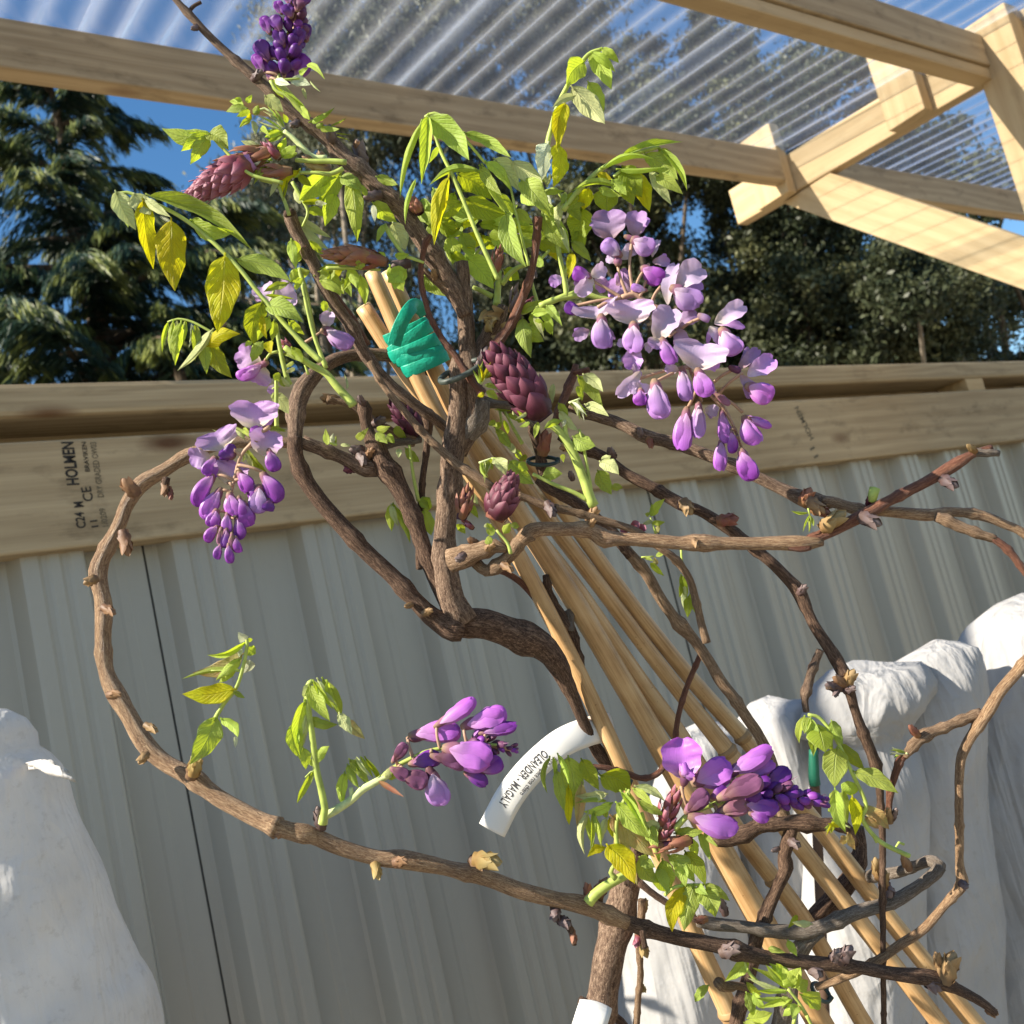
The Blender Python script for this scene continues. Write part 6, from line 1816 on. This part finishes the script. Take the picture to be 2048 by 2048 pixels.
cluster(.556, [(1490, 700), (1430, 740), (1390, 790), (1330, 860), (1300, 960), (1270, 1100), (1255, 1250), (1255, 1400)], '''
S 1410 730
P 1400 715 1400 556 240 b 3 .35
K 1415 700 1445 765 60 V

S 1440 800
P 1400 790 1430 695 66 V
P 1450 860 1500 718 165 b 8 .3
K 1485 830 1530 945 76 v

S 1250 800
P 1160 860 1040 868 100 b 10 .2
P 1235 830 1180 720 215 b 5 .3
K 1290 870 1240 820 100 D
K 1190 870 1145 975 90 v

S 1260 1010
P 1250 1015 1300 882 165 b 8 .35

S 1330 950
K 1320 950 1375 1055 80 v

S 1380 1000
K 1370 1000 1455 1122 76 v

S 1470 960
K 1450 960 1545 1115 95 v
K 1430 1030 1425 1180 100 l
K 1490 1100 1475 1165 70 D

S 1180 960
K 1180 960 1078 1140 84 v .05

S 1215 1050
K 1215 1050 1130 1215 90 V

S 1270 1070
K 1265 1070 1305 1185 84 V

S 1350 1130
K 1345 1120 1360 1250 95 v

S 1310 1100
K 1320 1090 1330 1200 60 v

S 1195 1170
K 1195 1160 1165 1255 76 v

S 1260 1180
K 1255 1180 1262 1285 56 V

S 1310 1210
K 1310 1205 1322 1325 66 v

S 1195 1250
K 1200 1245 1140 1338 56 v

S 1250 1270
K 1250 1265 1240 1370 60 D

S 1225 1260
K 1222 1260 1215 1350 46 c

S 1300 1310
K 1300 1310 1322 1395 50 v

S 1215 1360
K 1218 1350 1198 1432 44 v

S 1265 1360
K 1262 1350 1275 1455 48 v

S 1280 1300
K 1280 1290 1290 1380 40 c
''', T0, 4, label='drooping cluster, pale at the top and violet at the tip', axmat='pedicel')
T2 = (500, 1200, 2.76)
cluster(.556, [(700, 1000), (790, 930), (900, 870), (1000, 830), (1200, 800), (1400, 800)], '''
S 870 760
K 900 745 1165 728 115 V -.05
C 880 770 960 745 80 m

S 1030 690
K 1035 690 1245 545 78 V .03

S 1180 690
K 1185 695 1415 612 115 V .04

S 1300 730
K 1280 735 1470 695 66 v

S 1250 940
K 1265 945 1395 890 95 v

S 1190 960
K 1190 955 1310 1015 70 D

S 900 900
K 890 905 1055 865 90 D

S 1000 950
K 1000 950 1075 1130 120 l
C 980 920 1030 1010 90 m

S 1100 830
K 1085 820 1335 870 160 V .05
C 1060 830 1160 830 110 m

S 1000 840
K 1010 860 1190 920 80 m

S 800 880
K 790 890 860 790 60 m
K 840 960 980 1010 100 m

S 840 930
K 780 930 880 980 66 m
''', T2, 5, label='sideways violet bud cluster above the brown loop')
buds([(930, 1486), (975, 1490), (1030, 1500)], .562, 24, 34, 20, ['c_mauve', 'violet', 'c_mauve'], 50, seed=4)
m = MB(); blade(m, P(757, 1562, .557), P(808, 1594, .552), 16 * .55 / FPX, shape='leaf', cup=.3, fold=.3); m.build('bract', M['c_brown'], wis)
T4 = (1000, 1348, 2.76)
cluster(.556, [(960, 860), (1050, 770), (1180, 720), (1300, 690), (1500, 670), (1700, 680)], '''
S 1290 560
K 1380 570 1515 495 70 V

S 1490 600
K 1470 600 1605 535 90 D

S 1270 540
K 1265 545 1495 402 95 V .05
C 1260 570 1330 520 60 m

S 1090 600
K 1075 600 1265 495 150 V .05
C 1070 620 1130 580 60 m

S 1000 620
P 1015 580 1008 350 200 V 3 .3
K 1000 560 1040 530 100 V
C 1010 620 1030 540 76 m

S 1200 660
K 1170 680 1260 640 70 D

S 1040 720
K 1030 760 1140 640 90 m

S 1200 760
K 1200 770 1370 720 95 c

S 1060 780
K 1060 790 1310 850 120 V .05
C 1040 780 1160 800 60 m

S 1350 720
K 1350 720 1535 735 95 v

S 1390 780
K 1380 770 1485 800 56 v

S 1300 640
K 1220 680 1450 580 110 m
''', T4, 6, label='sideways violet cluster in front of the canes')
buds([(1470, 1582), (1530, 1588), (1600, 1596), (1640, 1602)], .560, 50, 44, 27, ['deepv', 'c_mauve', 'violet', 'deepv'], 46, taper=.5, seed=5)
cone((1355, 1580), (1322, 1655), 42, .562, 'c_pink', 12, .15, 'c_brown', lenf=.55, hair=14)
cone((1312, 1694), (1385, 1680), 32, .558, 'c_brown', 10, .1, 'c_maroon', lenf=.6, hair=20)
cone((1345, 1640), (1318, 1680), 34, .560, 'c_pink', 10, .2, 'c_brown', lenf=.6, hair=12)
# upright bud cluster at the top
cluster(.600, [(1540, 450), (1560, 330), (1590, 200), (1620, 80), (1660, -60)], '''
S 1690 230
K 1690 225 1688 130 66 D

S 1640 420
K 1640 300 1560 450 100 D
K 1630 440 1680 300 95 v .05

S 1480 430
K 1495 440 1470 330 66 v

S 1450 400
K 1460 400 1398 300 60 v

S 1480 330
K 1490 335 1412 230 86 D .05
K 1480 320 1425 240 60 v

S 1590 310
K 1600 315 1550 225 66 v

S 1560 250
K 1565 255 1520 160 70 D

S 1660 180
K 1640 260 1660 150 70 D

S 1485 180
K 1490 185 1450 88 60 v

S 1530 170
K 1545 175 1498 88 72 D

S 1550 70
K 1555 75 1530 5 54 v

S 1610 90
K 1610 95 1575 25 64 D

S 1640 60
K 1640 60 1650 -10 60 m

S 1600 20
K 1600 20 1590 -50 60 v

S 1670 20
K 1670 30 1690 -40 56 D
''', (0, 0, 2.76), 5, label='upright dark purple bud cluster at the top edge')
buds([(566, 158), (578, 110), (590, 50), (604, -30)], .603, 40, 34, 26, ['deepv', 'c_mauve', 'deepv', 'violet'], 58, taper=.35, seed=3)
# odd single flowers on the left shoots
cluster(.565, [(1240, 740), (1160, 760), (1120, 820)], '''
S 1110 840
P 1080 860 830 730 200 b 8 .35 .05
P 1100 880 1020 1050 210 b 10 .3
K 1090 860 835 990 120 V -.08
C 1150 840 1070 870 90 c
''', TB, 3, label='single lilac flower left of the stems')
cluster(.580, [(1200, 240), (1180, 200), (1200, 140)], '''
P 1150 260 1080 110 200 B 5 .3
P 1180 250 1400 150 240 B 5 .35
''', TB, 3, label='whitish flower behind the yellow leaves')
cluster(.592, [(1500, 650), (1580, 600), (1660, 540)], '''
S 1660 540
P 1700 520 1740 350 120 B 10 .3
K 1690 520 1960 680 160 l .05
C 1650 540 1760 560 110 c
''', TB, 3, label='small lilac flower beside the left stem', axmat='pedicel')
cluster(.632, [(1180, 1340), (1200, 1290), (1220, 1270)], '''
P 1190 1170 1280 1320 140 B 10 .3
P 1250 1170 1320 1260 90 b
''', T8, 2, label='pale petals glimpsed between the centre leaves')
cluster(.600, [(1250, 1080), (1200, 1090), (1180, 1100)], '''
P 1220 1060 1160 1150 90 b
P 1230 1100 1180 1140 60 b
''', TB, 2, label='petals behind the bent stem')
